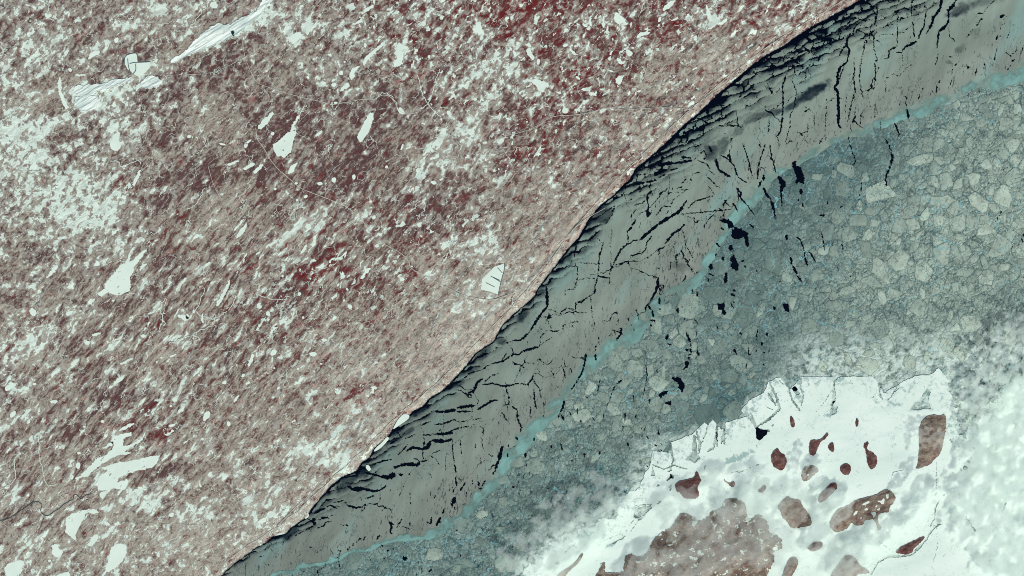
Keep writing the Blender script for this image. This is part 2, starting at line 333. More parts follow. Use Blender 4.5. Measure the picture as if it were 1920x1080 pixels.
def floe_material():
    m = NT("floe_ice", 0.85, 0.08)
    tone = m.attr("tone"); e = m.attr("edge")
    col = m.mix(tone, RGB(88, 112, 108), RGB(186, 203, 185))
    n = m.noise(0.9, 7, 0.66, m.map(70, 1.5, m.warp(0.5, 1.4))); col = m.gain(col, m.ss(n, 0.28, 0.72, 0.76, 1.18))
    zone = m.ss(m.noise(0.5, 4, 0.6, m.map(0, 1, None, (5, 5, 0))), 0.40, 0.60)
    g = m.noise(6.0, 6, 0.78, m.map(80, 1.8, m.warp(0.4, 3.0))); col = m.mix(m.ma('MULTIPLY', m.ss(g, 0.53, 0.62), m.ss(zone, 0, 1, 0.08, 0.75)), col, RGB(62, 86, 86))
    v2 = m.vor(2.2, m.map(70, 1.3, m.warp(0.6, 1.8, None, 4)))
    col = m.mix(m.ma('MULTIPLY', m.ss(v2, 0.0, 0.05, 1.0, 0.0), m.ss(m.noise(0.8, 3, 0.5, m.map(0, 1, None, (3, 3, 0))), 0.44, 0.58, 0.0, 0.8)), col, RGB(66, 90, 90))
    ln = m.ma('ABSOLUTE', m.ma('SUBTRACT', m.noise(0.9, 5, 0.6, m.warp(0.5, 2.0, None, 4)), 0.5)); col = m.mix(m.ss(ln, 0.002, 0.008, 0.6, 0.0), col, RGB(70, 94, 94))
    col = m.mix(m.ss(m.ma('MULTIPLY_ADD', m.noise(3.0, 5, 0.7), 0.7, e), 0.26, 0.60, 0.5, 0.0), col, RGB(76, 102, 100))
    rv = m.vor(0.5, m.warp(1.4, 1.3, None, 6)); rm = m.ss(m.noise(0.30, 3, 0.5, m.map(30, 2.0)), 0.44, 0.60)
    col = m.mix(m.ma('MULTIPLY', m.ss(rv, 0.0, 0.014, 0.8, 0.0), rm), col, RGB(124, 182, 188))
    m.bump(g, 0.15, 0.05)
    return m.out(col)
def fast_ice_material():
    m = NT("white_fast_ice", 0.85, 0.12)
    rub = m.attr("rub")
    big = m.noise(0.35, 6, 0.6, m.map(20, 2.0, m.warp(0.8, 0.6)))
    col = m.mix(m.ss(big, 0.35, 0.68), RGB(217, 235, 223), RGB(228, 243, 232))
    band = m.noise(0.8, 6, 0.6, m.map(12, 5.0, m.warp(0.4, 0.8))); col = m.mix(m.ss(band, 0.50, 0.68, 0, 0.35), col, RGB(196, 219, 214))
    rid = m.ma('ABSOLUTE', m.ma('SUBTRACT', m.noise(1.3, 6, 0.62, m.warp(0.9, 1.0)), 0.5))
    ln = m.ma('MULTIPLY', m.ss(rid, 0.002, 0.010, 1.0, 0.0), m.ss(m.ma('MULTIPLY_ADD', rub, 0.35, m.noise(0.6, 3)), 0.47, 0.66, 0, 0.8))
    col = m.mix(ln, col, RGB(142, 172, 172))
    ru = m.ss(m.ma('MULTIPLY_ADD', rub, 0.34, m.noise(2.4, 7, 0.72, m.warp(0.5, 1.5))), 0.58, 0.74, 0, 0.9); col = m.mix(ru, col, RGB(150, 178, 172))
    return m.out(col)
def lake_material():
    m = NT("lake_snow", 0.85, 0.1)
    n = m.noise(0.9, 5, 0.6, m.map(40, 2)); return m.out(m.mix(m.ss(n, 0.3, 0.7), RGB(213, 230, 216), RGB(222, 238, 224)))
def mine_material():
    m = NT("mine_snow_benches", 0.85, 0.1)
    n = m.noise(2.4, 6, 0.6, m.map(33, 7, m.warp(0.4, 1.0))); col = m.mix(m.ss(n, 0.38, 0.62), RGB(188, 206, 198), RGB(230, 241, 232))
    l = m.ma('ABSOLUTE', m.ma('SUBTRACT', m.noise(1.5, 5, 0.6, m.map(33, 5, m.warp(0.5, 0.8), (4, 4, 0))), 0.5))
    col = m.mix(m.ma('MULTIPLY', m.ss(l, 0.002, 0.012, 1, 0), m.ss(m.noise(0.8, 2), 0.45, 0.6)), col, RGB(150, 166, 162))
    m.bump(n, 0.4, 0.2); return m.out(col)
def flat_mat(name, c, var=0.12, sc=5.0):
    m = NT(name, 0.9, 0.08); return m.out(m.gain(c and m.mix(m.noise(sc, 4), c, c), m.ss(m.noise(sc, 5, 0.6), 0.3, 0.7, 1 - var, 1 + var)))
M_LAND = land_material("winter_forest_terrain"); M_WATER = water_material(); M_GREY = grey_ice_material(); M_PACK = pack_material()
M_BRASH = brash_material(); M_FLOE = floe_material(); M_FAST = fast_ice_material(); M_LAKE = lake_material(); M_MINE = mine_material()
M_ISL = simple_land("island_forest", RGB(86, 58, 56), RGB(122, 96, 88), RGB(100, 62, 60), 0.72)
M_ISL2 = simple_land("island_hardwoods", RGB(116, 100, 90), RGB(148, 138, 122), RGB(106, 74, 68), 0.66)
M_PEN = simple_land("peninsula_forest", RGB(98, 84, 74), RGB(150, 140, 124), RGB(116, 82, 74), 0.585)
M_ROAD = flat_mat("snow_packed_road", RGB(190, 190, 176), 0.3, 3.0); M_RIVER = flat_mat("open_river", RGB(58, 78, 80)); M_DIKE = flat_mat("dike_rock", RGB(84, 104, 106))
M_SHORE = flat_mat("shore_ice_snow", RGB(204, 220, 210), 0.15, 2.0); M_STEAM = flat_mat("steam_dark", RGB(20, 48, 52))

# ------------------------------------------------------------------ traced lines (photo pixels)
SHORE = Q("1790 -120 1700 -55 1612 0 1595 10 1560 30 1527 47 1495 67 1472 84 1440 101 1410 122 1372 155 1345 177 1315 207 1285 232 1250 266 1210 302 1192 315 1180 337 1165 350 1150 367 1125 385 1105 410 1085 445 1062 470 1042 497 1027 517 1008 541 1004 553 985 571 960 592 942 610 925 640 892 662 870 690 850 712 830 732 805 747 792 762 775 771 757 788 737 803 729 817 702 840 692 858 677 868 670 882 640 895 620 912 600 935 587 950 575 970 545 990 537 1000 512 1005 500 1017 480 1027 460 1042 440 1057 422 1072 413 1082 360 1125 300 1175 220 1240")
LAND = SHORE + Q("-260 1240 -260 -200 1790 -200")
BAND_T = Q("2100 60 2000 95 1920 119 1902 122 1885 132 1860 128 1825 145 1810 162 1790 172 1757 177 1727 185 1702 199 1672 205 1652 222 1620 235 1580 242 1560 257 1522 271 1505 287 1495 297 1467 311 1440 321 1418 334 1388 350 1384 362 1372 385 1360 402 1350 430 1343 450 1320 480 1310 505 1292 525 1258 534 1237 553 1197 574 1185 590 1172 605 1160 622 1125 640 1115 657 1090 664 1077 693 1060 707 1057 722 1047 745 1022 760 1010 777 985 795 960 816 945 834 936 865 915 895 900 917 880 932 860 957 835 970 815 990 787 1001 730 1006 712 1017 692 1027 660 1031 635 1045 600 1055 562 1060 552 1070 525 1068 505 1079 470 1105 400 1160 340 1240")
BAND_B = Q("2100 95 2000 132 1920 155 1900 156 1882 162 1862 170 1840 161 1810 170 1797 185 1765 195 1747 207 1727 221 1712 216 1677 230 1655 239 1635 237 1620 255 1590 257 1560 268 1530 292 1505 302 1497 311 1475 318 1450 336 1428 372 1405 396 1372 424 1352 457 1337 487 1318 520 1294 552 1272 554 1255 560 1242 572 1210 615 1197 637 1172 657 1145 672 1120 692 1095 705 1080 717 1067 735 1057 752 1042 780 1027 795 1010 812 985 838 960 862 937 897 910 930 880 957 850 982 830 997 800 1010 745 1014 717 1021 695 1032 655 1037 635 1050 600 1059 562 1064 552 1075 525 1074 505 1084 470 1110 400 1168 340 1246")
CR = []                                       # cracks and leads: (points, width)
def cr(ox, oy, txt):
    for line in txt.strip().split(';'):
        v = line.split()
        if len(v) > 4: CR.append((P(' '.join(v[1:]), ox, oy), float(v[0])))
cr(1440, 0, """5.5 1305 -40 1300 10 1290 70 1240 130 1225 190 1190 250;4 1425 -30 1400 20 1350 75 1357 150 1320 215 1283 235 1270 330 1265 360;5 1400 40 1350 80;5 1330 190 1285 228;2 1275 385 1270 450 1250 495;
2.5 1265 20 1185 85 1172 190 1140 250;3.5 1172 190 1140 250 1130 295;5.5 1115 310 1060 338 1025 352;2.5 1025 352 1005 395 960 390;3 1085 150 1090 220 1100 280;1.7 1080 -20 1075 120 1140 105;1.5 1090 170 1020 240 980 250;
2 990 90 970 150 972 260 965 350;3.2 965 350 910 375 905 430 870 445;2 800 170 770 200 760 290 725 310 720 370 700 450 690 520;3 815 30 820 110 800 180;2.2 820 230 795 270 795 370 820 440 800 480 808 540 803 600 795 670;1.5 820 440 830 510 808 560;
4.5 620 250 595 290 590 340 612 380 590 470;3.5 590 340 555 370 535 420;6 590 470 540 505 520 570 525 620 500 655 525 700 530 850 525 930 545 960;2.4 570 500 545 560 540 610;2.4 645 430 650 530 640 580 655 680 630 760 605 880 590 940;1.8 700 450 685 600 700 680 720 740;1.8 690 520 684 600;
3 150 535 110 640 115 760 110 850 95 980 70 1020 82 1090;2 205 515 180 600 215 690 200 790 165 870 165 950 130 1060;1.6 290 500 280 600 210 640;1.5 115 760 60 810 0 820;1.6 130 790 180 720 260 690;1.2 320 480 290 520;1.2 280 800 345 850 350 960;1.2 220 990 260 1010 295 1070;1.5 440 740 435 850 430 980;
2 1700 0 1650 50 1610 95;2.4 1610 130 1560 200;2 1540 215 1490 280;7 1742 127 1768 113;1.8 1720 350 1708 400 1696 470;1.8 1930 320 1880 420;3 1850 440 1830 465;1.8 1820 490 1798 522;3 1722 262 1710 300;2 1740 262 1730 290;1.5 1815 230 1790 290;
3 1565 520 1555 560;2 1432 460 1412 485 1390 495;2 1620 470 1625 490;2 1385 520 1375 560;1.6 1380 600 1365 640;2 1290 600 1280 625;3.4 1267 645 1262 700;2 1163 660 1150 690;2 1142 705 1120 760;1.3 1005 730 985 790;5.5 1042 820 1055 885;1.8 805 760 800 880;1.6 840 900 850 990;
1.6 745 700 765 800;1.6 700 850 690 960;1.5 830 830 820 860;1.4 985 570 1050 500 1095 480;1.3 985 570 940 555 890 590;1.3 880 580 885 700;1.3 830 270 870 255 940 260;1.3 1010 420 1010 490;3 410 1035 385 1080;1.6 440 1010 432 1050;2 10 900 0 1000;1.2 840 210 900 190 930 180;1.4 590 720 580 850;
3.5 950 922 985 1005 975 1030;3 880 1040 905 1085;2 605 1020 610 1080;2.6 650 200 640 240 660 190 720 150 700 130;3 520 260 560 200 590 190;2.6 480 300 430 290 360 260;3 480 300 400 310 340 335;2.6 370 400 300 375 240 390 200 430""")
cr(1440, 270, """4 0 380 20 420;7 25 430 48 500;3 48 500 52 570;3 15 0 20 60 60 220;7 75 245 130 300;6 130 300 95 350 100 400;3 100 400 105 465;5 180 150 215 130;13 205 170 235 210;16 235 210 250 280;8 225 270 210 290;8 240 345 252 370;3 258 440 258 470;3 230 410 230 430;2.2 615 0 630 50 660 130 622 180;
3 905 0 925 50;5.5 925 60 935 100 920 160;3.5 920 160 885 240 885 320;2 700 250 700 340 680 420;2 395 640 412 720 425 790;5 140 680 140 720;3 195 690 240 710 255 750 270 800;3.4 305 800 330 840 360 885;5 170 850 180 900;4.5 185 910 220 975;4 220 990 255 1035;3 275 800 275 850;5 278 850 295 910;2.4 555 745 565 800;4 385 537 425 535;2.5 445 420 445 460;3 545 475 560 465;3 490 170 495 185;2 525 920 525 950;3 620 985 622 1000;2.5 80 1030 105 1022;1.6 490 710 485 760;2 1850 750 1810 808;2 1755 500 1735 540;2 1730 545 1705 585;2 1670 70 1665 80;4 1900 710 1915 735;4 1918 670 1916 690;1.6 1540 690 1535 720;1.5 1900 400 1890 450;1.5 1825 155 1720 215""")
cr(960, 270, """4 1310 420 1285 465;6.5 1285 465 1250 510 1180 550;8 1180 550 1100 600;6 1100 600 1040 650 960 720;2.6 960 720 910 725 870 755;4 930 570 900 610;4.5 900 620 865 660;2.6 865 660 872 740;4 870 745 810 800 760 905;3 760 905 735 960;1.6 735 960 730 1060;2.8 1510 385 1440 410 1370 430 1320 480;2.4 1630 490 1540 500;2 1540 500 1400 515 1260 525;3.4 1295 600 1270 630;5 1270 635 1210 670 1150 745;3 1150 770 1110 785 1090 810;1.8 1090 790 1030 850 950 880;2.4 950 880 870 880 770 910;1.8 1280 640 1300 750 1360 860;2.8 1050 690 1010 740 1000 800;3.2 1000 800 970 820 930 830 890 840;2 930 830 970 790;
2.8 685 740 655 840 645 990;2.6 645 990 620 1080;3.4 645 990 690 1000 730 1005;1.6 500 890 590 895 650 900 760 890;2 495 900 490 1010 470 1080;1.5 480 1025 560 1005 630 1010;1.5 640 710 685 745;1.5 750 640 745 720;1.3 735 740 745 860 740 920;2.6 1728 -10 1770 110 1805 245;5.5 1525 110 1550 190;4.5 1550 195 1600 225 1640 250;2.6 1560 80 1620 110;3.4 1620 110 1665 160 1690 240;3 1690 240 1735 275 1765 295;3.6 1680 325 1718 365 1708 395 1760 455;3.6 1760 455 1820 530;2.2 1540 500 1480 560 1450 600 1435 640;2.4 770 460 750 530 695 610;2.6 1190 470 1130 468 1110 500 1080 540;2.2 1270 370 1210 420 1185 470;2 1120 375 1060 450 1010 500 950 520;
3 1170 330 1100 380;2.6 1030 400 980 440 910 460;2.2 900 410 870 430;2 830 470 815 475;5 1280 130 1350 125;8 1100 160 1200 140;4 1200 145 1290 135 1340 125;4 1265 98 1340 105;4 920 300 1000 285;4.5 1000 285 1045 280 1085 270;3 1150 230 1100 250;3.4 1240 180 1180 200;2.4 1310 255 1270 300;2.4 1280 320 1240 330;2.6 1200 345 1205 330;2.4 1340 260 1350 285;2.2 1405 210 1370 220;2.2 930 490 890 550;1.6 1050 500 1020 540;2 1180 500 1160 520;1.6 1270 345 1330 340;2.2 1395 80 1440 50 1460 90 1430 130;2.4 1390 120 1460 150 1490 190;2 1480 200 1520 230;1.8 1450 230 1500 280 1540 320;1.4 1540 320 1580 335;1.5 1470 310 1520 380;6 1480 20 1500 60;2.6 1590 425 1640 470;3.6 1655 440 1690 500;2.6 1900 0 1850 150 1840 260;
3 1780 600 1810 620 1808 640;9 1570 572 1610 578;14 1625 595 1650 615;16 1655 690 1690 675;24 1680 640 1700 690;14 1700 680 1760 670;8 1755 680 1765 765;5 1890 230 1885 275;5 1870 280 1850 320;6 1885 330 1920 400;12 1655 850 1662 880;17 1660 895 1682 930;9 1487 905 1495 935;3 1500 900 1470 920;6 1610 965 1595 1040;10 1640 765 1640 795;4 1475 970 1510 990;4 1530 740 1555 770;4 1565 630 1590 640;5 1530 820 1528 835;5 1580 850 1580 870;4 1750 905 1745 930;4 1840 945 1838 960;3 1470 1010 1475 1030;4 1660 825 1660 850;3 1740 870 1720 880;2 1220 880 1240 830 1275 800;2.4 1270 800 1290 850 1330 920 1370 970;2.2 1235 850 1235 920;1.6 1190 880 1180 960""")
cr(960, 540, """5 255 -10 262 40;7 262 40 265 140;5 265 140 235 170 180 250 130 330;4 130 330 70 390 0 396;3 270 180 290 220 260 235 280 190;5 205 440 130 460 80 475;3.6 80 475 50 500 0 495;1.8 300 370 260 395 200 440;2.2 275 310 220 360 205 430;1.6 265 240 230 300 190 330;1.6 260 240 300 310;2.6 475 160 410 150 370 180 355 200;2.2 355 195 310 170 270 160;2.6 475 160 480 110;3.4 480 110 520 105 560 75;2.8 560 75 620 35 625 -5;1.6 590 70 600 200 620 270 605 330;1.5 380 320 385 280 430 265 500 250;1.4 420 150 480 180 560 190;2.2 355 320 320 327 275 315;1.5 395 50 400 15 470 5;
4.5 555 490 548 550;3.6 548 550 530 620;4.5 530 620 500 680;2.6 500 680 440 770;5 395 845 380 900;3 380 900 345 970;3 630 430 625 470;4.5 625 500 628 545;2 650 370 655 420;5.5 820 300 815 350;4 812 350 785 395;2.2 770 320 775 360;2.4 930 160 945 200 955 240;5 1000 145 1002 165;4 1020 130 1045 165;6 1050 170 1060 215;2.6 1110 -5 1108 60;5 1105 75 1106 120;4 1108 150 1108 165;3 1030 240 1070 240 1070 270;2.6 1040 275 1040 290;2 870 220 880 250;2 910 300 920 320;2 890 265 895 285;
2.8 0 722 60 715 120 727 150 680 165 640;1.8 150 680 200 750 220 820;2.6 165 760 165 830 185 910;1.5 20 705 60 600 100 555 160 570 200 530 250 570 270 575 325 525;1.6 290 610 320 680;1.3 180 590 210 630;1.3 390 520 400 590;2 390 620 400 680;1.3 440 600 450 640;3.4 0 885 40 920 40 980;4 40 980 70 1040 62 1090;2 140 880 135 965;4 372 950 388 990;2 240 860 240 960;
4 1535 115 1560 125;16 1565 130 1575 155;10 1580 165 1592 195;2.2 1370 230 1400 285;4 1300 330 1340 410;3 1340 410 1340 480 1325 510;5 1322 515 1332 535;2 1380 320 1385 350 1375 380;5.5 1240 150 1244 186;5 1168 350 1155 390;4 1165 420 1195 425;3 1085 605 1092 640;2.5 1390 440 1390 470;5 1390 470 1402 505;5 1300 465 1325 462;7 1310 555 1312 595;4 1300 600 1285 610;5 1205 665 1210 685;11 1225 685 1262 690;13 1262 700 1275 760;5 1105 800 1120 815;10 1120 800 1160 775;3 1150 860 1195 848;4 1190 850 1185 875;2.4 1000 580 1015 650 1000 720;2 1000 730 980 830;4 825 685 790 715;2.2 790 715 770 740 740 810 710 890;5 1665 455 1672 480;4 1672 480 1692 498;2.6 1770 440 1775 500;1.8 1775 500 1790 500;2.6 1840 310 1835 390;6 1870 405 1876 430;4 1825 460 1832 475;4 1890 480 1895 490;2.6 1755 565 1755 610;2 1690 565 1700 595;4 1885 572 1895 580;6 1712 338 1720 342;2.2 910 800 908 850;2.2 690 945 685 970;5 1115 555 1120 560;3 960 728 962 736;2.4 935 510 950 530;2.5 660 680 640 780;2.5 555 815 575 835;2.4 490 900 490 950;4 436 930 437 950;3 850 935 845 990;2.6 925 950 930 975;4 580 1025 585 1035;4 510 995 518 1002;2.5 830 1030 832 1075;4 968 1045 970 1060;3 1100 1065 1098 1085;2.4 600 970 620 995;3 1035 830 1030 860;2 735 1060 730 1075;6 1910 340 1918 355;1.6 1845 720 1850 735;2.4 1545 290 1540 305;2 1300 220 1290 240;4 1640 40 1670 60;6 1665 15 1668 25;6 1655 100 1662 105;3 1350 10 1352 40;3 1385 20 1390 60;2.6 1640 110 1670 160""")
cr(480, 540, """2 1920 398 1870 415;3 1920 500 1850 550 1750 575;2.2 1750 575 1700 610 1600 640 1550 690;5 1700 680 1660 710 1630 775 1590 785;4 1560 790 1620 805;2.4 1500 765 1540 770 1560 790;2 1570 805 1600 820 1640 810;2.4 1815 640 1750 670 1710 705;3.6 1690 727 1780 715 1850 738 1930 727;1.8 1870 690 1880 780 1920 860;4.5 1815 838 1760 850 1700 890 1665 910;6 1640 880 1560 890 1510 900;7 1410 930 1500 910;5 1410 930 1340 925;4 1500 930 1610 925;2.8 1540 1005 1480 990 1400 1020 1340 1025;2.6 1605 1035 1520 1050 1440 1080;2 1610 985 1560 1000 1540 1005;3 1310 1000 1240 1030;1.3 1620 860 1620 980;1.3 1850 880 1900 870 1870 700;1.3 1820 1030 1840 930 1900 1020;1.3 1620 990 1700 975;2.4 1880 490 1840 550;2.5 1370 1080 1390 1060""")
cr(480, 810, """6 1475 5 1420 12 1350 15;3 1350 15 1270 25 1250 20;5 1470 55 1420 70;8 1420 70 1320 65;8 1310 70 1290 110 1250 130;6 1250 130 1180 115 1130 140;4 1290 210 1235 225;7 1225 230 1205 255;8 1205 245 1140 240 1080 250;6 1080 250 1035 270;12 1040 315 1000 340;9 1000 340 940 335;5 940 335 880 318 820 305;6 1075 318 1100 322;3 1145 320 1155 312;6 685 405 720 425;10 720 430 800 425;6 800 425 880 442 920 442;4 920 442 975 405;3 1020 205 960 215 905 232 870 250;3 1135 95 1100 140 1065 170;3 1060 60 1000 90;3 1120 50 1190 20;
3 665 525 690 550;5 690 552 750 568;4 750 568 800 560;3 655 515 580 530;6 520 572 475 588 440 612;3 530 560 560 550 610 578;3 820 500 880 480;2.6 800 555 830 540;3 570 672 530 672 510 700 460 722;3 430 705 370 735;2.6 360 740 295 780;1.8 635 695 700 702;1.4 470 655 600 620;2 210 815 200 840;1.6 110 830 120 850;1.4 60 890 70 880 95 850;1.4 20 940 60 930;2.2 1470 60 1480 180 1490 240;3.2 1490 240 1500 305;1.6 1530 50 1538 120 1545 200;1.8 1435 150 1420 200 1425 300;1.7 1300 175 1350 200 1375 248;3.4 1495 340 1505 400;1.5 1650 80 1645 140;1.6 1680 180 1695 250;5 1850 105 1835 150;8 1835 150 1822 210;5 1818 215 1795 280;3 1795 280 1778 320;7 1490 490 1482 520;8 1495 510 1475 535;4 1475 535 1468 560;4 1415 570 1400 610;5 1385 640 1350 705;3.4 1318 635 1310 690;3.4 1575 370 1530 440;2 1580 450 1575 480;3 1722 360 1692 408;3 1660 370 1680 390;3.4 1670 385 1672 405;1.4 1620 340 1625 400;3 1092 655 1055 720;2.4 1155 680 1155 705;3 925 775 905 805;2.6 820 785 805 810;3 785 795 750 830;3.4 740 840 720 850;3 710 855 680 890;2 640 890 612 940;1.6 520 980 515 1010;2 510 1015 460 1040 465 1085;2 1300 310 1320 340;1.4 980 560 945 590;1.4 1110 410 1060 430;1.6 1010 430 1000 450;1.3 1310 440 1310 500;1.3 1155 460 1160 540;2.6 465 890 455 905;2 400 860 425 870;2 350 1050 370 1040;2 1490 560 1495 585;2 1890 90 1895 110;3 1885 160 1890 190;
9 1112 948 1130 950;4 1120 935 1120 960;5 985 890 995 893;4 945 850 948 858;3.4 962 942 966 950;4 1318 1030 1292 1053;1.8 1535 915 1530 950;1.5 620 950 625 1000 630 1060;3 1500 740 1510 735;3 1063 990 1066 1000;3 910 905 915 912;2 1720 630 1700 650;3 860 955 862 965;2 1230 890 1222 895;2 1645 740 1646 750;1.6 1740 790 1750 780;2 1060 760 1065 770""")
cr(960, 810, """5.5 295 100 298 118;3.4 365 85 375 140;4.5 540 155 542 185;3.4 660 145 652 170;4 865 80 872 108;4 1010 30 1020 50;4.5 105 155 100 180;3.4 90 165 105 190;4.5 100 245 112 250;2.4 480 115 495 105;3.4 427 118 432 125;2.4 460 165 455 185;4.5 1095 0 1105 20;5 1075 95 1080 105;3 1115 85 1118 95;3 905 30 908 40;1.6 260 320 240 380;5.5 225 655 220 665;3 150 625 155 630;3.6 432 32 436 38;3 485 148 490 152;3.4 530 215 532 225;2.5 130 300 128 325;3.4 375 295 378 300;4.5 0 412 20 410;4 1010 250 1012 265;3 755 600 770 590;3 1120 130 1125 145;2 20 30 40 60 30 20;3 165 40 168 70""")
FASTCR = []
def fcr(ox, oy, txt):
    for line in txt.strip().split(';'):
        v = line.split(); FASTCR.append((P(' '.join(v[1:]), ox, oy), float(v[0])))
fcr(1440, 540, "2.6 0 790 30 830 60 882;2.2 -10 890 35 915;1.3 480 760 440 830 360 930;3.5 490 745 500 800;5 500 800 495 850;1 615 690 640 730;1.3 930 800 990 740;3 495 690 560 650;2 80 690 110 720;4 40 1020 30 1035;4 0 1075 12 1068;1 760 830 800 810")
fcr(960, 810, "2.6 1535 -10 1535 60 1536 110;2.4 1585 -10 1572 90;3 1120 135 1090 150;2 1090 220 1095 235;3 1165 295 1200 285;6 1190 320 1210 345;4 1160 360 1180 350;3 1085 400 1105 400;3 1170 420 1190 400 1185 440;3 1090 540 1115 515;1.2 1055 560 960 650 890 745;2 960 655 985 645;1.4 920 520 930 640 880 700;1.5 930 550 1050 540;1 650 830 820 760;3 700 865 850 780;1.5 470 840 390 910;2.5 455 845 490 865;6 330 985 350 975;1.6 475 690 490 760;1.4 440 730 435 765;2 1370 230 1375 210;1.5 1450 250 1445 280;1 1690 310 1850 240;1.2 1830 90 1840 120;1 1640 310 1700 290")
fcr(1440, 810, "1.3 920 360 940 300 1015 282;1 1265 220 1260 430;3 1250 480 1262 455;2.2 1285 510 1255 570 1250 640;1.8 1250 640 1215 710;3.4 1275 700 1225 740 1170 830;5 1170 830 1090 905 1020 930;5 1020 930 900 930 820 980;3 820 980 770 1070;3.4 1785 525 1755 605;1.4 1425 420 1440 500;2 1480 630 1560 750;7 1465 265 1490 270;6 1500 225 1505 215;3.4 1440 270 1450 290;2.4 1365 55 1375 75;2.4 1530 110 1550 120;1.5 1540 150 1520 200;1 830 820 940 900;3 1310 470 1325 475;1.3 1310 690 1240 700;1.2 1275 830 1240 970")
FAST = Q("990 1180 988 1080 992 1062 1005 1040 1035 1017 1080 995 1110 982 1150 972 1160 950 1175 927 1200 915 1207 892 1220 872 1222 846 1240 846 1260 850 1257 829 1297 815 1305 807 1332 781 1345 797 1353 806 1359 793 1408 778 1393 776 1390 770 1403 752 1432 737 1440 717 1462 706 1478 727 1488 724 1502 707 1562 706 1566 714 1570 707 1635 705 1647 717 1656 738 1690 717 1715 706 1747 701 1760 690 1775 710 1783 740 1790 775 1798 815 1816 800 1850 770 1890 720 1930 700 2100 660 2100 1180")
LEADS = [P("1560 565 1610 572 1625 560 1650 590 1690 650 1720 660 1770 660 1765 690 1755 700 1770 770 1750 745 1740 695 1695 715 1672 708 1680 680 1650 655 1640 640 1668 640 1655 622 1622 640 1615 600 1590 590", 960, 270), P("1650 845 1665 830 1690 880 1700 940 1680 950 1650 930 1635 905 1660 880", 960, 270), P("1485 905 1500 895 1508 930 1495 945 1470 925", 960, 270), P("1600 965 1615 990 1612 1042 1583 1045 1595 1010", 960, 270), P("1630 760 1645 750 1660 780 1640 805 1625 785", 960, 270),
  P("1530 110 1555 125 1596 105 1590 150 1600 205 1575 170 1555 160", 960, 540), P("1198 658 1215 685 1262 672 1288 720 1280 788 1262 775 1265 745 1245 700 1215 702", 960, 540), P("1098 795 1140 768 1174 780 1130 802 1118 828", 960, 540), P("1138 862 1196 843 1190 882 1160 870", 960, 540), P("1296 545 1320 550 1328 565 1300 605 1285 610 1300 580", 960, 540), P("172 165 205 140 218 165 248 178 265 225 275 300 258 300 245 270 215 292 225 250 195 210 188 180", 1440, 270), P("230 345 258 330 262 375 240 378", 1440, 270), P("72 245 132 300 110 320 98 365 84 350 90 315", 1440, 270), P("108 118 152 115 160 182 130 172", 1440, 540), P("35 130 60 148 48 168 36 155", 1440, 540), P("1100 925 1130 935 1140 955 1110 968 1100 950", 480, 810)]
FASTCR += [(Q(t), w_) for t, w_ in (("1440 712 1455 742 1462 766 1442 786 1419 800", 4.5), ("1407 774 1416 796 1420 806", 4.5), ("1359 788 1357 815 1358 834", 4), ("1345 792 1343 818 1338 838 1325 848", 4), ("1304 803 1312 830 1310 852", 3.5), ("1260 846 1262 862 1256 884", 3), ("1502 702 1500 722 1506 742 1502 760", 3.5), ("1565 702 1563 735 1557 772", 3.5), ("1647 717 1650 742 1656 750", 3), ("1690 712 1676 735 1664 752", 2), ("1390 772 1406 784 1420 806", 3), ("1222 870 1245 880 1262 872 1290 880", 2.4), ("1478 724 1484 748 1500 770", 3.5), ("1330 790 1322 815 1312 838", 2))]
DARKHOLE = [P("172 748 205 733 228 762 205 775 190 775", 1440, 540), Q("1417 800 1430 806 1441 805 1437 815 1425 826 1417 822"), P("490 845 505 850 485 875 470 880", 1440, 540), P("1530 -5 1542 0 1540 110 1534 60", 960, 810), P("1190 310 1210 345 1180 350", 960, 810)]
FASTHOLE = [P("1358 25 1383 25 1386 150 1410 190 1370 235 1330 205 1352 150", 960, 810), P("915 570 1040 552 1030 590 965 640 915 640", 960, 810), P("1200 745 1218 780 1200 850 1225 905 1085 915 1085 885 1140 850 1165 785", 1440, 540), P("492 875 520 890 512 940 470 955 462 930", 1440, 540), P("1195 60 1205 150 1215 200 1203 205 1190 150", 960, 810), P("1040 330 1060 250 1050 140 1058 240 1075 330", 960, 810), P("1190 310 1212 347 1175 352", 960, 810), P("0 785 10 790 62 885 30 850", 1440, 540), P("1530 -5 1542 0 1540 110 1534 60", 960, 810), P("1578 -5 1590 0 1572 90 1568 60", 960, 810), P("115 690 135 690 175 745 170 760 150 735", 1440, 540), P("175 750 205 735 240 790 232 800 210 800 190 775", 1440, 540), Q("1417 800 1430 806 1441 805 1437 815 1425 826 1417 822"), P("490 845 505 850 485 875 470 880", 1440, 540)]
RUBBLE = [P("1200 738 1222 780 1205 850 1240 910 1060 930 1070 880 1135 850 1165 780", 1440, 540), P("490 870 525 890 520 950 470 970 370 970 440 930", 1440, 540), P("200 780 245 790 252 850 225 858 205 810", 1440, 540), P("1355 20 1385 20 1390 150 1440 190 1380 240 1290 200 1340 150", 960, 810), P("910 560 1050 545 1050 580 970 650 910 660", 960, 810), P("1600 200 1780 130 1820 150 1700 230 1590 250", 960, 810), P("700 850 840 780 850 800 720 880", 960, 810), P("880 850 1010 860 1010 890 900 885", 1440, 540)]
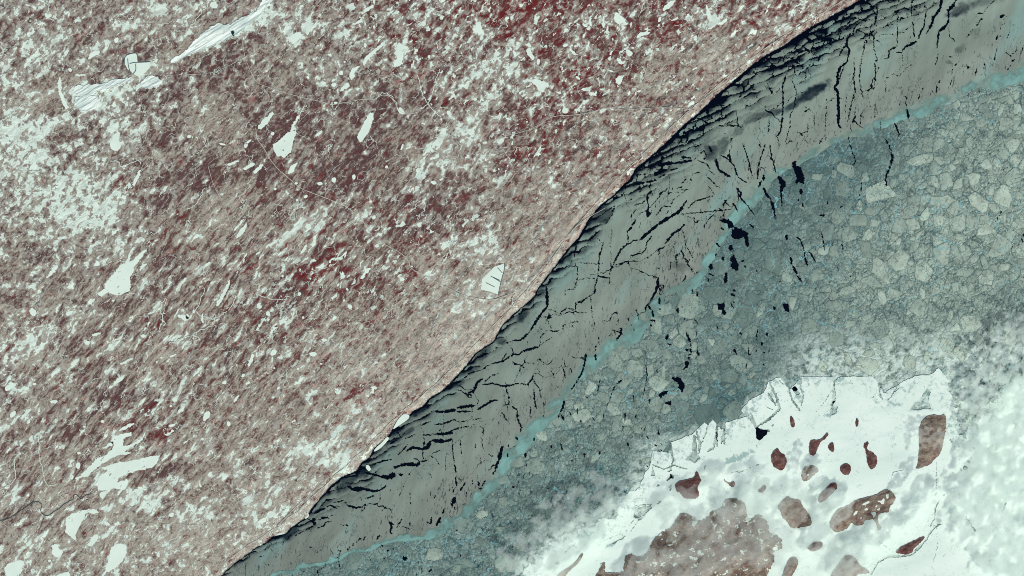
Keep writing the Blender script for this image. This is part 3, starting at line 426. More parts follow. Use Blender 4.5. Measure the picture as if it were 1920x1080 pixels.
# ------------------------------------------------------------------ fields on the photo-pixel grid
STEP = 1.25
xs = np.arange(-150, 2070 + STEP, STEP); ys = np.arange(-90, 1170 + STEP, STEP)
X, Y = np.meshgrid(xs, ys)
wx = X + 2.2 * fbm(X / 9, Y / 9, 3, .6, 1) ; wy = Y + 2.2 * fbm(X / 9, Y / 9, 3, .6, 5)
sd_land = poly_sd(wx, wy, LAND)                              # positive on land
mid = [((a[0]), (a[1])) for a in BAND_T]
SE = [(340, 1240), (2200, 1240), (2200, 40)]
wx2 = X + 3.0 * fbm(X / 14, Y / 14, 4, .6, 9); wy2 = Y + 3.0 * fbm(X / 14, Y / 14, 4, .6, 13)
sd_t = poly_sd(wx2, wy2, BAND_T + SE[:2] + [(2200, 40)])     # positive south-east of the upper edge of the brash band
sd_b = poly_sd(wx2, wy2, BAND_B + SE[:2] + [(2200, 90)])
# cracks: signed distance, negative inside a lead
cx = X + 2.2 * fbm(X / 5, Y / 5, 2, .6, 21) + 1.2 * gnoise(X / 2.6, Y / 2.6, 4); cy = Y + 2.2 * fbm(X / 5, Y / 5, 2, .6, 25) + 1.2 * gnoise(X / 2.6, Y / 2.6, 8)
def crack_field(lines, wscale=0.44):
    D = np.full(X.shape, 60.0)
    for pts, wd in lines:
        n = len(pts)
        for i in range(n - 1):
            (ax, ay), (bx, by) = pts[i], pts[i + 1]
            m = 14 + wd
            i0 = max(0, int((min(ax, bx) - m - xs[0]) / STEP)); i1 = min(len(xs), int((max(ax, bx) + m - xs[0]) / STEP) + 2)
            j0 = max(0, int((min(ay, by) - m - ys[0]) / STEP)); j1 = min(len(ys), int((max(ay, by) + m - ys[0]) / STEP) + 2)
            if i1 <= i0 or j1 <= j0: continue
            sl = np.s_[j0:j1, i0:i1]
            d, t = seg_dist(cx[sl], cy[sl], ax, ay, bx, by)
            u = (i + t) / (n - 1); tap = 1.0 - 0.55 * np.maximum(0, np.maximum(1 - u * 6, 1 - (1 - u) * 6))
            D[sl] = np.minimum(D[sl], d - np.maximum(wd * wscale * tap, 0.62))
    return D
crk = crack_field(CR)
for p in LEADS:
    a_ = np.array(p); i0, i1 = int((a_[:, 0].min() - 12 - xs[0]) / STEP), int((a_[:, 0].max() + 12 - xs[0]) / STEP); j0, j1 = int((a_[:, 1].min() - 12 - ys[0]) / STEP), int((a_[:, 1].max() + 12 - ys[0]) / STEP)
    crk[j0:j1, i0:i1] = np.minimum(crk[j0:j1, i0:i1], -poly_sd(cx[j0:j1, i0:i1], cy[j0:j1, i0:i1], p))
wob = 0.7 * gnoise(X / 4, Y / 4, 31)
crk = crk + wob * (crk < 4)
fcrk = crack_field(FASTCR, .55)

# ------------------------------------------------------------------ water and terrain
def quad_sheet(name, x0, x1, y0, y1, z, mat):
    me = bpy.data.meshes.new(name); me.from_pydata([(x0, y0, z), (x1, y0, z), (x1, y1, z), (x0, y1, z)], [], [(0, 1, 2, 3)])
    o = bpy.data.objects.new(name, me); C.objects.link(o); me.materials.append(mat); return o
tag(quad_sheet("lake_water", -400, 400, -400, 400, 0.0, M_WATER), kind='structure')

SNOWT = [[.5,.42,.5,.36,.5,.42,.42,.42,.2,.3,.2,.22,.3,.1,.1,.1], [.5,.5,.42,.2,.3,.3,.3,.4,.42,.3,.2,.1,.1,.1,.1,.1], [.66,.54,.34,.2,.2,.2,.3,.4,.36,.26,.1,.1,.1,.1,.1,.1],
         [.46,.74,.34,.2,.28,.26,.22,.32,.26,.1,.1,.1,.1,.1,.1,.1], [.42,.42,.3,.3,.2,.3,.22,.34,.2,.1,.1,.1,.1,.1,.1,.1], [.44,.32,.22,.2,.22,.2,.1,.2,.1,.1,.1,.1,.1,.1,.1,.1],
         [.4,.22,.3,.22,.24,.2,.2,.2,.1,.1,.1,.1,.1,.1,.1,.1], [.22,.3,.42,.44,.42,.46,.3,.1,.1,.1,.1,.1,.1,.1,.1,.1], [.44,.44,.44,.3,.4,.3,.1,.1,.1,.1,.1,.1,.1,.1,.1,.1]]
REDT = [[.3,.3,.2,.2,.3,.45,.65,.75,.85,.75,.75,.65,.55,.6,.5,.5], [.2,.2,.12,.1,.12,.2,.3,.45,.6,.7,.55,.3,.3,.3,.3,.3], [.1,.12,.1,.12,.25,.25,.25,.35,.55,.65,.3,.2,.2,.2,.2,.2],
        [.1,.14,.2,.22,.38,.42,.45,.45,.35,.25,.2,.2,.2,.2,.2,.2], [.1,.1,.14,.34,.36,.5,.36,.2,.15,.1,.1,.1,.1,.1,.1,.1], [.22,.22,.22,.32,.42,.3,.2,.2,.1,.1,.1,.1,.1,.1,.1,.1],
        [.22,.22,.36,.3,.2,.3,.3,.3,.3,.3,.3,.3,.3,.3,.3,.3], [.2,.2,.22,.2,.3,.34,.3,.3,.3,.3,.3,.3,.3,.3,.3,.3], [.2,.2,.22,.22,.3,.3,.3,.3,.3,.3,.3,.3,.3,.3,.3,.3]]
TANT = [[.2,.2,.3,.22,.25,.22,.12,.12,.2,.22,.25,.42,.55,.55,.5,.5], [.2,.22,.22,.22,.32,.22,.22,.22,.22,.25,.45,.65,.6,.6,.6,.6], [.22,.22,.3,.3,.3,.22,.22,.24,.25,.42,.7,.7,.7,.7,.7,.7],
        [.3,.3,.3,.42,.32,.32,.22,.32,.62,.7,.7,.7,.7,.7,.7,.7], [.3,.3,.3,.32,.32,.3,.32,.65,.75,.7,.7,.7,.7,.7,.7,.7], [.42,.3,.42,.42,.42,.55,.66,.75,.7,.7,.7,.7,.7,.7,.7,.7],
        [.3,.3,.42,.44,.5,.55,.66,.7,.7,.7,.7,.7,.7,.7,.7,.7], [.42,.42,.3,.42,.5,.6,.7,.7,.7,.7,.7,.7,.7,.7,.7,.7], [.42,.42,.55,.55,.65,.7,.7,.7,.7,.7,.7,.7,.7,.7,.7,.7]]
LK = []                                                            # traced frozen lakes: outline, smoothing, noise
def lk(ox, oy, txt):
    for s in txt.strip().split(';'):
        if s.strip(): LK.append(P(s, ox, oy))
def rl(ox, oy, txt):
    for s in txt.strip().split(';'):
        v = [float(a) for a in s.split()]; rx = v[2]; ry = v[3] if len(v) > 3 else rx; ph = v[0] * 0.37
        LK.append([(ox + (v[0] + rx * math.cos(a) * (1 + .12 * math.sin(2 * a + ph))) * .25, oy + (v[1] + ry * math.sin(a) * (1 + .12 * math.cos(3 * a + ph))) * .25) for a in [k * math.pi / 5 for k in range(10)]])
lk(0, 0, "870 990 904 985 896 1048 912 1088 896 1124 856 1132 828 1104 824 1072 840 1040;440 580 460 585 465 700 520 810 500 830 470 770 445 720 435 640;360 930 400 905 440 915 430 930 380 940 350 990 330 1035 325 1020 345 970;660 430 700 385 745 375 755 395 710 420 670 450;870 285 890 280 890 320 865 325 855 300;1870 1050 1895 1045 1860 1080 1830 1080;475 885 500 880 530 890 520 903 490 900;340 95 365 110 375 135 355 140 335 115;570 557 640 557 640 572 570 572;510 520 530 508 545 528 530 545;410 1430 500 1440 470 1460 400 1440")
rl(0, 0, "1515 22 12;1420 1025 16 12;1605 40 30 26")
lk(480, 0, "120 840 135 855 110 900 75 940 30 975 10 960 40 915 80 870;330 850 325 890 295 940 300 1000 280 1060 265 1140 210 1190 190 1165 160 1170 130 1120 130 1090 190 1040 260 980 285 910;885 840 875 920 850 980 810 1040 790 1065 765 1050 760 1010 790 970 820 900 850 850;960 310 970 330 900 390 850 440 820 490 795 480 830 420 890 370;780 490 770 520 740 530 730 560 748 575 715 600 705 580 710 540 725 510 760 500;705 622 700 645 690 660 640 690 625 690 640 655 685 622;1080 310 1095 340 1140 350 1110 370 1075 380 1112 392 1100 440 1100 480 1060 500 1030 505 1040 460 1060 420 1035 405 1060 370 1050 345;830 55 880 40 890 55 850 75 815 105 805 80;1660 155 1700 190 1690 230 1720 250 1690 270 1640 240 1620 215 1645 195;470 990 500 975 495 1000 450 1030 445 1015;790 140 800 165 760 180 730 195 720 180 750 165;260 270 290 245 340 240 330 300 270 330;1095 1085 1110 1075 1100 1120 1080 1130;1500 110 1515 100 1500 145 1485 130;1080 800 1060 830 1090 860 1120 850 1100 820")
rl(480, 0, "640 548 18 17;585 637 19 16;390 582 11;665 465 8;598 772 13 11;1445 845 14 16;1645 745 13;1410 975 13;1298 427 9 14;125 1003 14;1290 120 12;820 340 10 18;1130 270 9;1315 475 8 14;535 825 8;457 628 9 5;1265 692 8")
lk(960, 0, "790 85 830 130 870 180 855 190 825 165 800 190 780 165 760 120;1180 10 1230 0 1220 20 1180 60 1140 90 1130 75 1140 45;680 110 695 130 690 165 705 185 690 210 670 190 680 160;110 370 130 360 150 390 170 430 160 460 140 430 110 400;160 595 200 600 260 620 285 655 240 665 230 690 200 680 180 650 150 620;390 795 420 830 415 855 370 845;580 690 610 700 635 680 635 720 610 715 575 715;790 580 820 570 830 600 800 650 770 610;780 435 810 440 820 465 850 455 830 490 800 480;710 520 770 535 740 545;930 270 980 235 1050 238 1010 265 975 265 940 290;1100 130 1120 125 1115 165 1090 170;850 370 890 380 910 405 880 430 860 410;1150 850 1170 860 1155 870 1138 862;740 895 750 888 770 910 750 918;475 570 500 575 515 600 480 590;495 315 485 340 490 350 500 325;430 360 470 395 495 410 470 415 440 390;575 305 560 350 570 355 585 320;0 375 20 380 40 420 20 430;530 170 570 195 560 210 525 190;600 110 590 150 600 200 580 195 578 140;725 185 720 240 705 235 712 200;990 20 980 60 950 130 940 150 970 70 980 30;1230 130 1245 130 1240 145 1228 140;1485 90 1500 150 1480 175 1460 120 1450 20;380 335 420 325 415 350 385 355;690 605 650 650 660 640 700 600;1310 580 1320 600 1312 625 1305 600;190 440 215 450 200 490 185 480")
rl(960, 0, "835 208 12;1350 740 10 8;905 360 10 8")
lk(0, 270, "250 140 275 130 280 180 260 200 220 195 230 170;1700 150 1790 120 1810 130 1760 150 1710 165;1820 180 1890 140 1920 140 1900 170 1830 200;1900 200 1935 165 1980 140 1972 175 1940 200 1920 230 1900 225;1000 290 1050 190 1060 200 1045 260 1010 310 985 310;1790 600 1830 555 1825 590 1790 630 1755 655 1760 630;1830 610 1860 590 1845 640 1800 700 1775 710 1775 680;1050 920 1080 895 1115 900 1070 930 1045 960;730 870 750 890 750 915 700 915 720 890;420 910 440 905 430 940 370 1000 345 1010 380 960;1540 900 1580 880 1580 900 1530 930;1728 1008 1725 1050 1700 1116 1660 1188 1632 1224 1620 1204 1644 1160 1672 1112 1700 1050;1830 0 1860 -10 1860 20 1835 35;1645 -10 1695 0 1690 12 1650 8")
LK.append(Q("245 468 241 482 236 490 222 502 212 515 200 527 196 541 181 551 190 556 203 548 215 553 230 552 242 546 246 535 244 520 252 503 260 490 272 475 276 466 262 475 250 488 243 492 246 480"))
lk(480, 270, "300 140 310 150 280 210 240 235 235 215 260 170;820 940 850 930 870 940 840 955 800 1015 775 1015 815 970;360 770 385 755 370 800 335 830 350 790;160 835 195 800 195 825 170 840;215 870 245 840 240 860 220 880;0 820 40 800 30 820 0 835;1300 280 1340 275 1360 295 1335 310;870 545 895 530 900 560 875 570;355 390 385 378 390 400 365 412;1370 268 1400 255 1410 262 1385 278")
rl(480, 270, "585 270 18 20;735 247 13 20;480 297 19 14;980 173 13 12;860 433 13 10;145 338 11 9;1648 800 12;310 420 8;305 295 12 9;200 990 10 9;1240 690 9 6")
lk(0, 540, "690 345 760 325 760 340 700 370;240 140 280 180 260 215 220 180;845 710 880 680 930 655 920 690 860 735;890 575 960 540 1000 512 985 540 910 580;380 665 400 630 470 590 440 630 400 668;1220 390 1270 345 1260 375 1230 400;1545 925 1575 920 1580 950 1550 1000 1520 1000 1525 960;1860 560 1890 490 1915 495 1900 540 1860 600;60 720 90 700 120 720 90 750 50 775 40 745;240 415 280 400 270 430 235 435;310 410 350 410 330 440 300 430;80 935 120 915 120 955 75 980;640 400 680 395 670 430 640 420;880 1075 960 1020 1000 1010 1020 1015 960 1050 930 1080;1260 1030 1310 1015 1320 1030 1280 1045;1320 200 1400 195 1420 230 1390 255;1510 185 1525 200 1530 260 1515 260;75 350 130 300 120 320 85 360;1690 690 1700 700 1695 725 1660 715;495 185 550 165 545 190 505 215;1750 840 1795 795 1790 820 1760 860;1290 825 1335 815 1330 850 1300 855;1270 510 1330 492 1320 505 1280 522;1815 645 1840 640 1835 665 1810 672;375 845 430 835 440 855 395 870")
rl(0, 540, "1075 360 16 14;828 435 16 15;1497 607 13 11;1493 655 8 7;1717 1018 13 20;1407 215 14 20;605 172 10 6;205 750 16 12;260 720 14 10;635 1040 10 7;1212 522 8;1177 555 7;770 1000 13 11;1455 175 9 14;1283 885 11 9;420 335 8 9")
lk(0, 810, "830 70 850 30 985 -2 985 30 930 50 920 110 990 90 1080 40 1070 60 990 110 930 150 985 150 970 165 900 170 850 190 770 235 740 260 700 290 670 330 620 335 610 320 650 280 700 230 740 190 800 170 835 130 862 100;1200 180 1180 230 1140 270 1050 285 960 310 890 345 880 380 950 350 970 370 940 430 880 430 850 420 770 440 730 430 740 380 720 390 750 330 810 290 760 270 840 240 900 225 1000 215 1080 190 1150 180;640 580 700 575 750 600 700 610 650 600 620 660 590 730 570 760 575 820 540 790 490 750 500 650 540 610;860 840 940 835 955 870 950 920 920 960 880 1010 830 1040 790 1055 800 1000 830 930 820 890;100 970 180 955 185 1000 150 1080 40 1090 35 1020 50 1000;380 850 430 830 440 870 470 890 465 930 430 945 390 910 400 880;400 1085 470 1055 530 1050 525 1090;745 455 800 440 790 490 760 500;780 660 820 680 830 700 790 700;1030 405 1080 415 1040 430;1370 80 1420 55 1390 90;780 120 840 60 860 85 800 125 760 120;515 245 545 240 535 265 510 262;575 230 605 225 605 260 590 285 570 260;560 345 600 330 580 355;1490 370 1520 410 1500 415;1270 610 1310 600 1300 640 1265 630;670 815 720 760 750 770 700 850 660 860")
rl(0, 810, "595 157 14 10;1090 430 12 8;375 965 12 10")
lk(480, 540, "690 120 715 125 725 145 705 160 685 140;570 185 590 210 612 212 590 250 572 240 580 215;215 220 190 280 175 275 185 245;150 290 165 295 110 345 100 335;105 490 130 455 160 470 150 500 115 510;400 490 430 475 465 495 430 515 405 505;485 385 520 375 540 395 510 405;75 180 100 170 110 210 75 205;0 480 8 480 8 520 0 515;120 510 130 520 125 560 115 560;850 740 910 735 905 765 870 750;170 735 185 745 165 765 155 755")
rl(480, 540, "327 45 12 14;130 820 12 8;317 607 9 8;138 600 6 8;490 568 10 7;355 222 10")
LK = [smooth_poly(p, 1) if len(p) < 13 else p for p in LK]

LST = 2.5
lxs = np.arange(-150, 1830, LST); lys = np.arange(-90, 1170 + LST, LST); LX, LY = np.meshgrid(lxs, lys)
lwx = LX + 2.0 * fbm(LX / 8, LY / 8, 3, .6, 1); lwy = LY + 2.0 * fbm(LX / 8, LY / 8, 3, .6, 5)
LSD = poly_sd(lwx, lwy, LAND)
ua, va_ = rot(LX, LY, 47)
wv = 14 * fbm(LX / 60, LY / 60, 3, .5, 61)
rg = 1 - np.abs(fbm((ua + wv) / 90, (va_ + wv) / 26, 5, .55, 41)) * 2.2
rg2 = fbm(ua / 30, va_ / 12, 4, .55, 51)
coastal = sstep(260, 40, LSD)
amp = 0.05 + 0.10 * coastal * sstep(350, 1000, LX)
H = 0.07 + amp * (0.75 * rg + 0.45 * rg2) * sstep(0, 10, LSD) + 0.05 * sstep(0, 30, LSD)
H = np.maximum(H, 0.06)
def sample(F, px, py):
    i = int(min(max((px - lxs[0]) / LST, 0), len(lxs) - 2)); j = int(min(max((py - lys[0]) / LST, 0), len(lys) - 2))
    return float(F[j, i])
flatmeta = []
def local(pts, pad, step):
    a = np.array(pts); x0, y0 = a.min(0) - pad; x1, y1 = a.max(0) + pad
    gx = np.arange(x0, x1 + step, step); gy = np.arange(y0, y1 + step, step)
    gX, gY = np.meshgrid(gx, gy); return gx, gy, gX, gY
def flatten(pts, soft=6.0):
    a = np.array(pts); x0, y0 = a.min(0) - 16; x1, y1 = a.max(0) + 16
    i0 = max(0, int((x0 - lxs[0]) / LST)); i1 = min(len(lxs), int((x1 - lxs[0]) / LST) + 2); j0 = max(0, int((y0 - lys[0]) / LST)); j1 = min(len(lys), int((y1 - lys[0]) / LST) + 2)
    if i1 - i0 < 2 or j1 - j0 < 2: return 0.1
    sl = np.s_[j0:j1, i0:i1]; d = poly_sd(LX[sl], LY[sl], pts)
    ins = d > -2; lev = float(np.percentile(H[sl][ins], 30)) if ins.any() else float(H[sl].mean())
    k = sstep(-4.5 - soft, -4.5, d); H[sl] = H[sl] * (1 - k) + lev * k
    return lev
MINE = [("open_pit_mine", P("1385 405 1480 300 1560 230 1640 180 1700 210 1800 150 1920 100 1960 40 1990 -20 2030 -20 2000 60 1930 130 1860 190 1760 260 1680 300 1560 350 1480 380 1385 420 1300 470 1290 455"), "long white snow covered mine pit running to the upper edge, with pale benches"),
        ("open_pit_mine", P("560 650 650 655 760 640 870 605 980 585 990 600 940 615 870 640 760 670 690 690 640 720 570 705"), "narrow white mine pit left of the square tailings basin"),
        ("open_pit_mine", P("1060 640 1090 600 1130 570 1200 595 1205 640 1100 662"), "short banded white mine dump just below the square tailings basin"),
        ("open_pit_mine", P("565 745 640 722 740 732 745 800 640 835 575 805"), "broad pale mine ground below the narrow pit at the upper left")]
BASIN = [P("937 420 1000 400 1030 405 1035 470 1100 470 1130 465 1125 510 1090 545 1040 575 1000 550 960 520 937 480"), Q("904 523 927 500 946 494 946 505 940 525 934 552 920 547 902 543")]
LEV = [flatten(p) for p in LK]; MLEV = [flatten(p[1]) for p in MINE]; BLEV = [flatten(p) for p in BASIN]

near = sstep(45, 0, LSD)
def accents(txt):
    out = np.zeros(LX.shape)
    for q in txt.strip().split(';'):
        v = [float(t) for t in q.split()]
        u_, w_ = rot(LX - v[0], LY - v[1], v[4]); out += v[5] * sstep(1.35, 0.35, np.hypot(u_ / v[2], w_ / v[3]) + 0.5 * fbm(LX / 20, LY / 20, 3, .6, int(v[0]) % 60))
    return out
SN = accents("""40 130 60 40 20 .25;25 225 44 22 30 .35;60 240 64 24 20 .38;120 190 14 16 0 .3;35 285 58 42 0 .5;160 385 62 50 0 .48;140 345 40 30 0 .3;75 400 60 40 0 .2;70 350 40 30 0 .25;180 180 54 26 0 .5;150 170 30 16 0 .4;250 165 40 14 20 .4;300 120 50 14 35 .35;210 150 26 18 0 .3;420 60 60 16 40 .4;470 40 50 12 45 .4;185 95 25 12 40 .45;115 85 30 20 0 .35;60 75 30 20 0 .25;240 45 30 14 0 .3;320 20 60 20 0 .28;395 12 30 16 0 .35;350 60 30 14 35 .2;560 45 40 26 10 .4;550 70 22 18 40 .5;650 65 44 12 -20 .4;500 25 20 18 0 .5;560 15 30 12 0 .2;600 145 44 22 -20 .4;620 140 22 14 0 .3;200 210 44 22 0 .25;230 250 34 24 20 .35;260 235 25 10 0 .25;390 190 30 30 60 .15;
750 95 25 30 60 .3;800 20 60 30 0 .15;880 60 40 30 0 .22;900 120 40 30 0 .25;850 160 40 26 0 .28;940 130 30 30 0 .3;860 240 54 30 30 .42;900 170 40 40 0 .28;850 290 60 30 20 .34;800 330 40 30 50 .28;790 295 30 40 60 .3;770 350 30 20 0 .25;855 465 18 30 60 .55;905 460 30 26 0 .35;900 545 50 30 0 .28;700 490 34 14 0 .25;610 420 70 20 50 .3;560 440 70 22 50 .3;530 470 60 20 50 .25;870 580 22 22 0 .45;760 600 60 20 20 .15;620 740 40 12 30 .2;640 800 40 14 0 .3;620 840 40 24 0 .42;630 870 40 24 0 .38;560 840 30 20 0 .3;520 950 20 30 0 .42;490 980 20 20 0 .35;655 862 34 22 0 .4;690 770 24 12 0 .2;
240 945 60 30 0 .25;270 930 40 24 0 .2;180 965 40 20 20 .25;60 1010 40 24 0 .2;100 1040 40 24 0 .2;20 930 24 24 0 .2;470 940 16 30 0 .3;340 965 30 14 0 .25;380 960 40 20 20 .25;320 900 40 14 0 .2;40 650 60 30 20 .2;70 640 40 20 0 .2;30 740 24 20 0 .25;975 85 40 24 30 .25;965 130 22 14 0 .45;1010 165 34 22 30 .45;1100 30 44 20 0 .3;1330 25 40 16 -20 .42;1330 45 28 14 20 .35;1390 15 30 8 0 .35;1215 100 40 30 0 .1;1080 90 60 30 40 .12;1160 40 40 30 30 .12;640 180 40 10 15 .25;
100 600 60 30 30 .1;180 650 60 20 40 .12;440 730 30 20 30 .1;300 760 60 12 40 .1;200 1000 40 10 20 .2""")
SN -= accents("100 200 40 20 30 .3;130 145 60 16 12 .45;340 95 60 12 40 .45;410 45 60 10 35 .4;60 140 30 20 0 .1;100 265 30 20 0 .2;640 320 60 40 30 .15;520 250 40 30 0 .1;1000 260 80 30 30 .15;1230 130 70 40 40 .2;1100 250 90 40 30 .15;1000 380 90 60 40 .2;560 380 90 30 45 .15;700 560 60 40 0 .2;800 660 90 50 40 .15;400 620 60 30 40 .1")
TN = accents("130 145 50 14 12 .45;60 190 60 26 20 .35;330 100 66 14 40 .4;410 50 60 12 35 .4;400 230 60 60 0 .2;1240 130 60 40 30 .4;1330 100 50 34 40 .4;1000 40 50 30 40 .35;1240 80 36 24 0 .4;1370 40 24 18 0 .35;1080 75 26 20 30 .3;420 390 70 30 50 .3;320 640 90 24 50 .3;560 430 90 36 50 .25;780 520 80 50 30 .3;850 620 90 60 30 .3;700 740 80 50 30 .25;620 250 50 26 0 .1;470 520 60 30 50 .15;230 880 60 30 45 .25;110 930 40 30 45 .2;350 1000 70 40 0 .4;60 880 40 40 45 .2;640 700 60 40 40 .2;1130 210 60 24 20 .35;1180 260 60 30 40 .3;1040 330 60 50 40 .2;600 650 60 24 50 .2") \
   - accents("560 230 110 60 20 .28;640 330 90 50 40 .22;280 170 60 20 20 .3;330 150 60 20 30 .3;700 200 60 40 0 .2;360 330 90 50 30 .18;200 340 40 30 0 .1;100 310 40 30 0 .15;70 480 30 24 0 .35;180 760 90 20 45 .25;400 700 80 40 40 .2;560 520 90 30 45 .2;800 400 60 40 40 .22;60 900 60 30 50 .25;480 320 90 30 30 .15;300 880 70 20 20 .2;20 720 30 40 0 .25;190 230 40 20 0 .2;420 120 50 16 20 .2")
RD = accents("330 135 30 16 20 .4;225 330 20 14 0 .35;230 345 24 40 80 .35;600 430 20 10 50 .6;615 500 60 16 50 .5;570 510 40 14 20 .55;650 510 30 20 0 .35;780 460 40 20 30 .35;800 500 50 16 20 .35;300 815 26 18 0 .5;260 780 60 16 30 .3;290 610 30 14 30 .55;330 640 24 10 30 .35;120 40 40 30 0 .15;60 40 40 20 0 .2;1000 20 70 40 40 .3;960 20 60 40 40 .3;1000 100 60 26 30 .2;1060 160 90 26 25 .35;1020 220 60 16 20 .35;980 290 60 20 20 .35;1250 60 60 20 30 .2;1390 40 40 14 35 .35;1450 20 60 20 35 .3;1480 40 30 10 50 .3;900 20 60 30 0 .25;830 80 40 20 0 .2;820 190 30 30 60 .4;870 190 24 20 0 .4;760 80 30 24 0 .35;20 660 20 30 60 .5;70 620 40 20 30 .3;500 560 30 20 0 .3;490 610 16 16 0 .4;490 705 12 10 0 .6;660 730 50 20 20 .3;690 740 40 16 20 .25;370 520 30 30 0 .1;335 395 14 14 40 .5;295 445 24 8 30 .5;720 670 30 20 20 .2;470 490 30 20 40 .15") - .25 * accents("1230 130 70 46 40 1;1330 90 50 40 40 1;1130 240 90 40 30 1;1010 45 40 30 40 1;1000 370 90 60 40 .6")
strk = grid_lookup([[.3,.3,.3,.3,.2,.2,.1,.1,.3,.2,.2,.2,.3,.3,.3,.3]] + [[.2,.2,.3,.3,.3,.4,.4,.3,.3,.3,.3,.4,.4,.4,.4,.4]] + [[.1,.1,.3,.5,.6,.6,.8,.5,.3,.4,.5,.5,.5,.5,.5,.5], [.1,.1,.6,.8,1.,1.,.6,.4,.4,.5,.5,.5,.5,.5,.5,.5], [.3,.6,.9,1.,1.,.8,.5,.4,.4,.5,.5,.5,.5,.5,.5,.5], [.5,.8,1.,.9,.9,.6,.4,.4,.4,.4,.4,.4,.4,.4,.4,.4], [.7,1.,1.,.7,.5,.4,.4,.4,.4,.4,.4,.4,.4,.4,.4,.4], [1.,1.,.7,.4,.4,.4,.3,.3,.3,.3,.3,.3,.3,.3,.3,.3], [.6,.4,.2,.2,.3,.3,.3,.3,.3,.3,.3,.3,.3,.3,.3,.3]], LX, LY)
lattrs = {"h": H, "snow": grid_lookup(SNOWT, LX, LY) * .75 + 0.12 + np.clip(SN * .8, -.35, .26) + 0.10 * sstep(260, 90, LSD) - 0.10 * sstep(30, 0, LSD), "red": grid_lookup(REDT, LX, LY) * .85 + RD + 0.12 + .03 * sstep(260, 60, LSD),
          "tan": grid_lookup(TANT, LX, LY) + TN + 0.16 * near + 0.06 * sstep(120, 30, LSD), "strk": strk}
terrain = slab("terrain", M_LAND, LSD, lxs, lys, 0.0, 0.25, lattrs, lambda a, x, y: a["h"], True, center=(0, 0, 0))
tag(terrain, kind='structure')

# ------------------------------------------------------------------ the young grey ice, the brash band, the pack and the fast ice
d = -sd_land                                                    # distance offshore
def interp(xq, tab): return np.interp(xq, [t[0] for t in tab], [t[1] for t in tab])
Wd = interp(X, [(480, 14), (560, 22), (620, 34), (680, 55), (720, 30), (800, 30), (880, 26), (950, 22), (1040, 26), (1120, 42), (1150, 18), (1200, 60), (1290, 70), (1350, 75), (1450, 85), (1620, 90), (1800, 100)])
u1, v1 = rot(X, Y, 24); u2, v2 = rot(X, Y, 47)
wsc = 9 * fbm(X / 26, Y / 26, 4, .55, 71)
saw_a = (v1 + wsc + 7 * fbm(u1 / 40, v1 / 22, 2, .5, 75)) / 15.0
k = np.mod(saw_a, 1.0)                                          # scallops: a dark gap, then thin ice thickening away from it
inten = np.clip(1.25 - d / Wd, 0, 1) * sstep(-6, 2, d)
inten = inten * (0.45 + 0.8 * np.clip(fbm(X / 45, Y / 45, 3, .5, 81) + .35, 0, 1))
saw = (k - 0.46 * inten + 0.10) * 10.0
saw = np.where(inten > 0.12, saw, 9.0)
ce, cid = cell_edges((u1 + 9 * fbm(X / 14, Y / 14, 4, .6, 91)) / 24.0, (v1 + 9 * fbm(X / 14, Y / 14, 4, .6, 95)) / 13.0, 3)
cell = (ce - 0.20 * np.clip(inten - 0.25, 0, 1) * (X > 1150) ) * 9.0
cell = np.where((inten > 0.3) & (X > 1150), cell, 9.0)
shorelead = d - Wd * 0.07 * (0.6 + 1.3 * np.clip(fbm(X / 22, Y / 22, 3, .55, 85) + .3, 0, 1.2)) - 0.5
thin = np.clip(inten * (1.25 - 1.0 * sstep(0.15, 0.9, k)) + .25 * np.clip(inten - .5, 0, 1), 0, 1)
def darkpatch(px, py, rx, ry, deg, amt):
    a, b = rot(X - px, Y - py, deg); n = fbm(X / 16, Y / 16, 3, .6, int(px) % 90)
    return amt * sstep(1.25, 0.45, np.hypot(a / rx, b / ry) + 0.55 * n)
for p in ((1525, 172, 42, 13, 33, .9), (1488, 196, 26, 9, 35, .7), (1452, 211, 30, 8, 16, .7), (1415, 221, 30, 9, 22, .6), (1385, 245, 22, 9, 50, .5), (1355, 280, 16, 10, 55, .6), (1320, 262, 20, 12, 40, .4), (1800, 92, 15, 8, 40, .55), (1778, 116, 6, 8, 60, .45), (1800, 18, 34, 13, 25, .7), (1845, 4, 40, 12, 10, .45), (1612, 60, 9, 14, 80, .4), (1584, 98, 7, 14, 80, .5), (1715, 22, 6, 14, 80, .45), (1830, 62, 14, 12, 40, .3), (1668, 35, 5, 8, 80, .4), (1335, 285, 20, 22, 60, .7), (1130, 405, 26, 20, 45, .75), (1355, 272, 26, 14, 50, .6), (1275, 500, 12, 28, 80, .4), (1075, 470, 18, 7, 50, .5), (1612, 90, 8, 8, 0, .4), (760, 812, 22, 8, 30, .6), (650, 906, 34, 14, 40, .75), (545, 1000, 26, 10, 40, .8), (905, 665, 24, 9, 40, .7), (940, 640, 10, 14, 50, .7), (860, 720, 22, 8, 45, .65), (1060, 480, 14, 16, 50, .7), (1015, 545, 10, 16, 50, .7), (980, 592, 18, 10, 45, .8)):
    thin = np.maximum(thin, darkpatch(*p))
tone = interp(X, [(430, .02), (560, .10), (700, .28), (900, .48), (1080, .62), (1250, .62), (1450, .66), (1700, .72), (1900, .76)]) + 0.10 * fbm(X / 130, Y / 130, 3, .5, 101)
tone = np.clip(tone + 0.16 * sstep(0, 90, d) - .10, 0, 1)
speck = sstep(110, 10, -sd_t) * (sd_t < 3) * 0.9 + 0.8 * sstep(60, 10, np.hypot((X - 1275) / 1.2, (Y - 490) / 1.6)) + .5 * sstep(90, 20, np.hypot(X - 860, (Y - 930) * 1.3))
speck = np.clip(speck, 0, 1.2)
nx_, ny_ = rot(X + 16 * fbm(X / 40, Y / 40, 4, .6, 181), Y + 16 * fbm(X / 40, Y / 40, 4, .6, 185), 72)
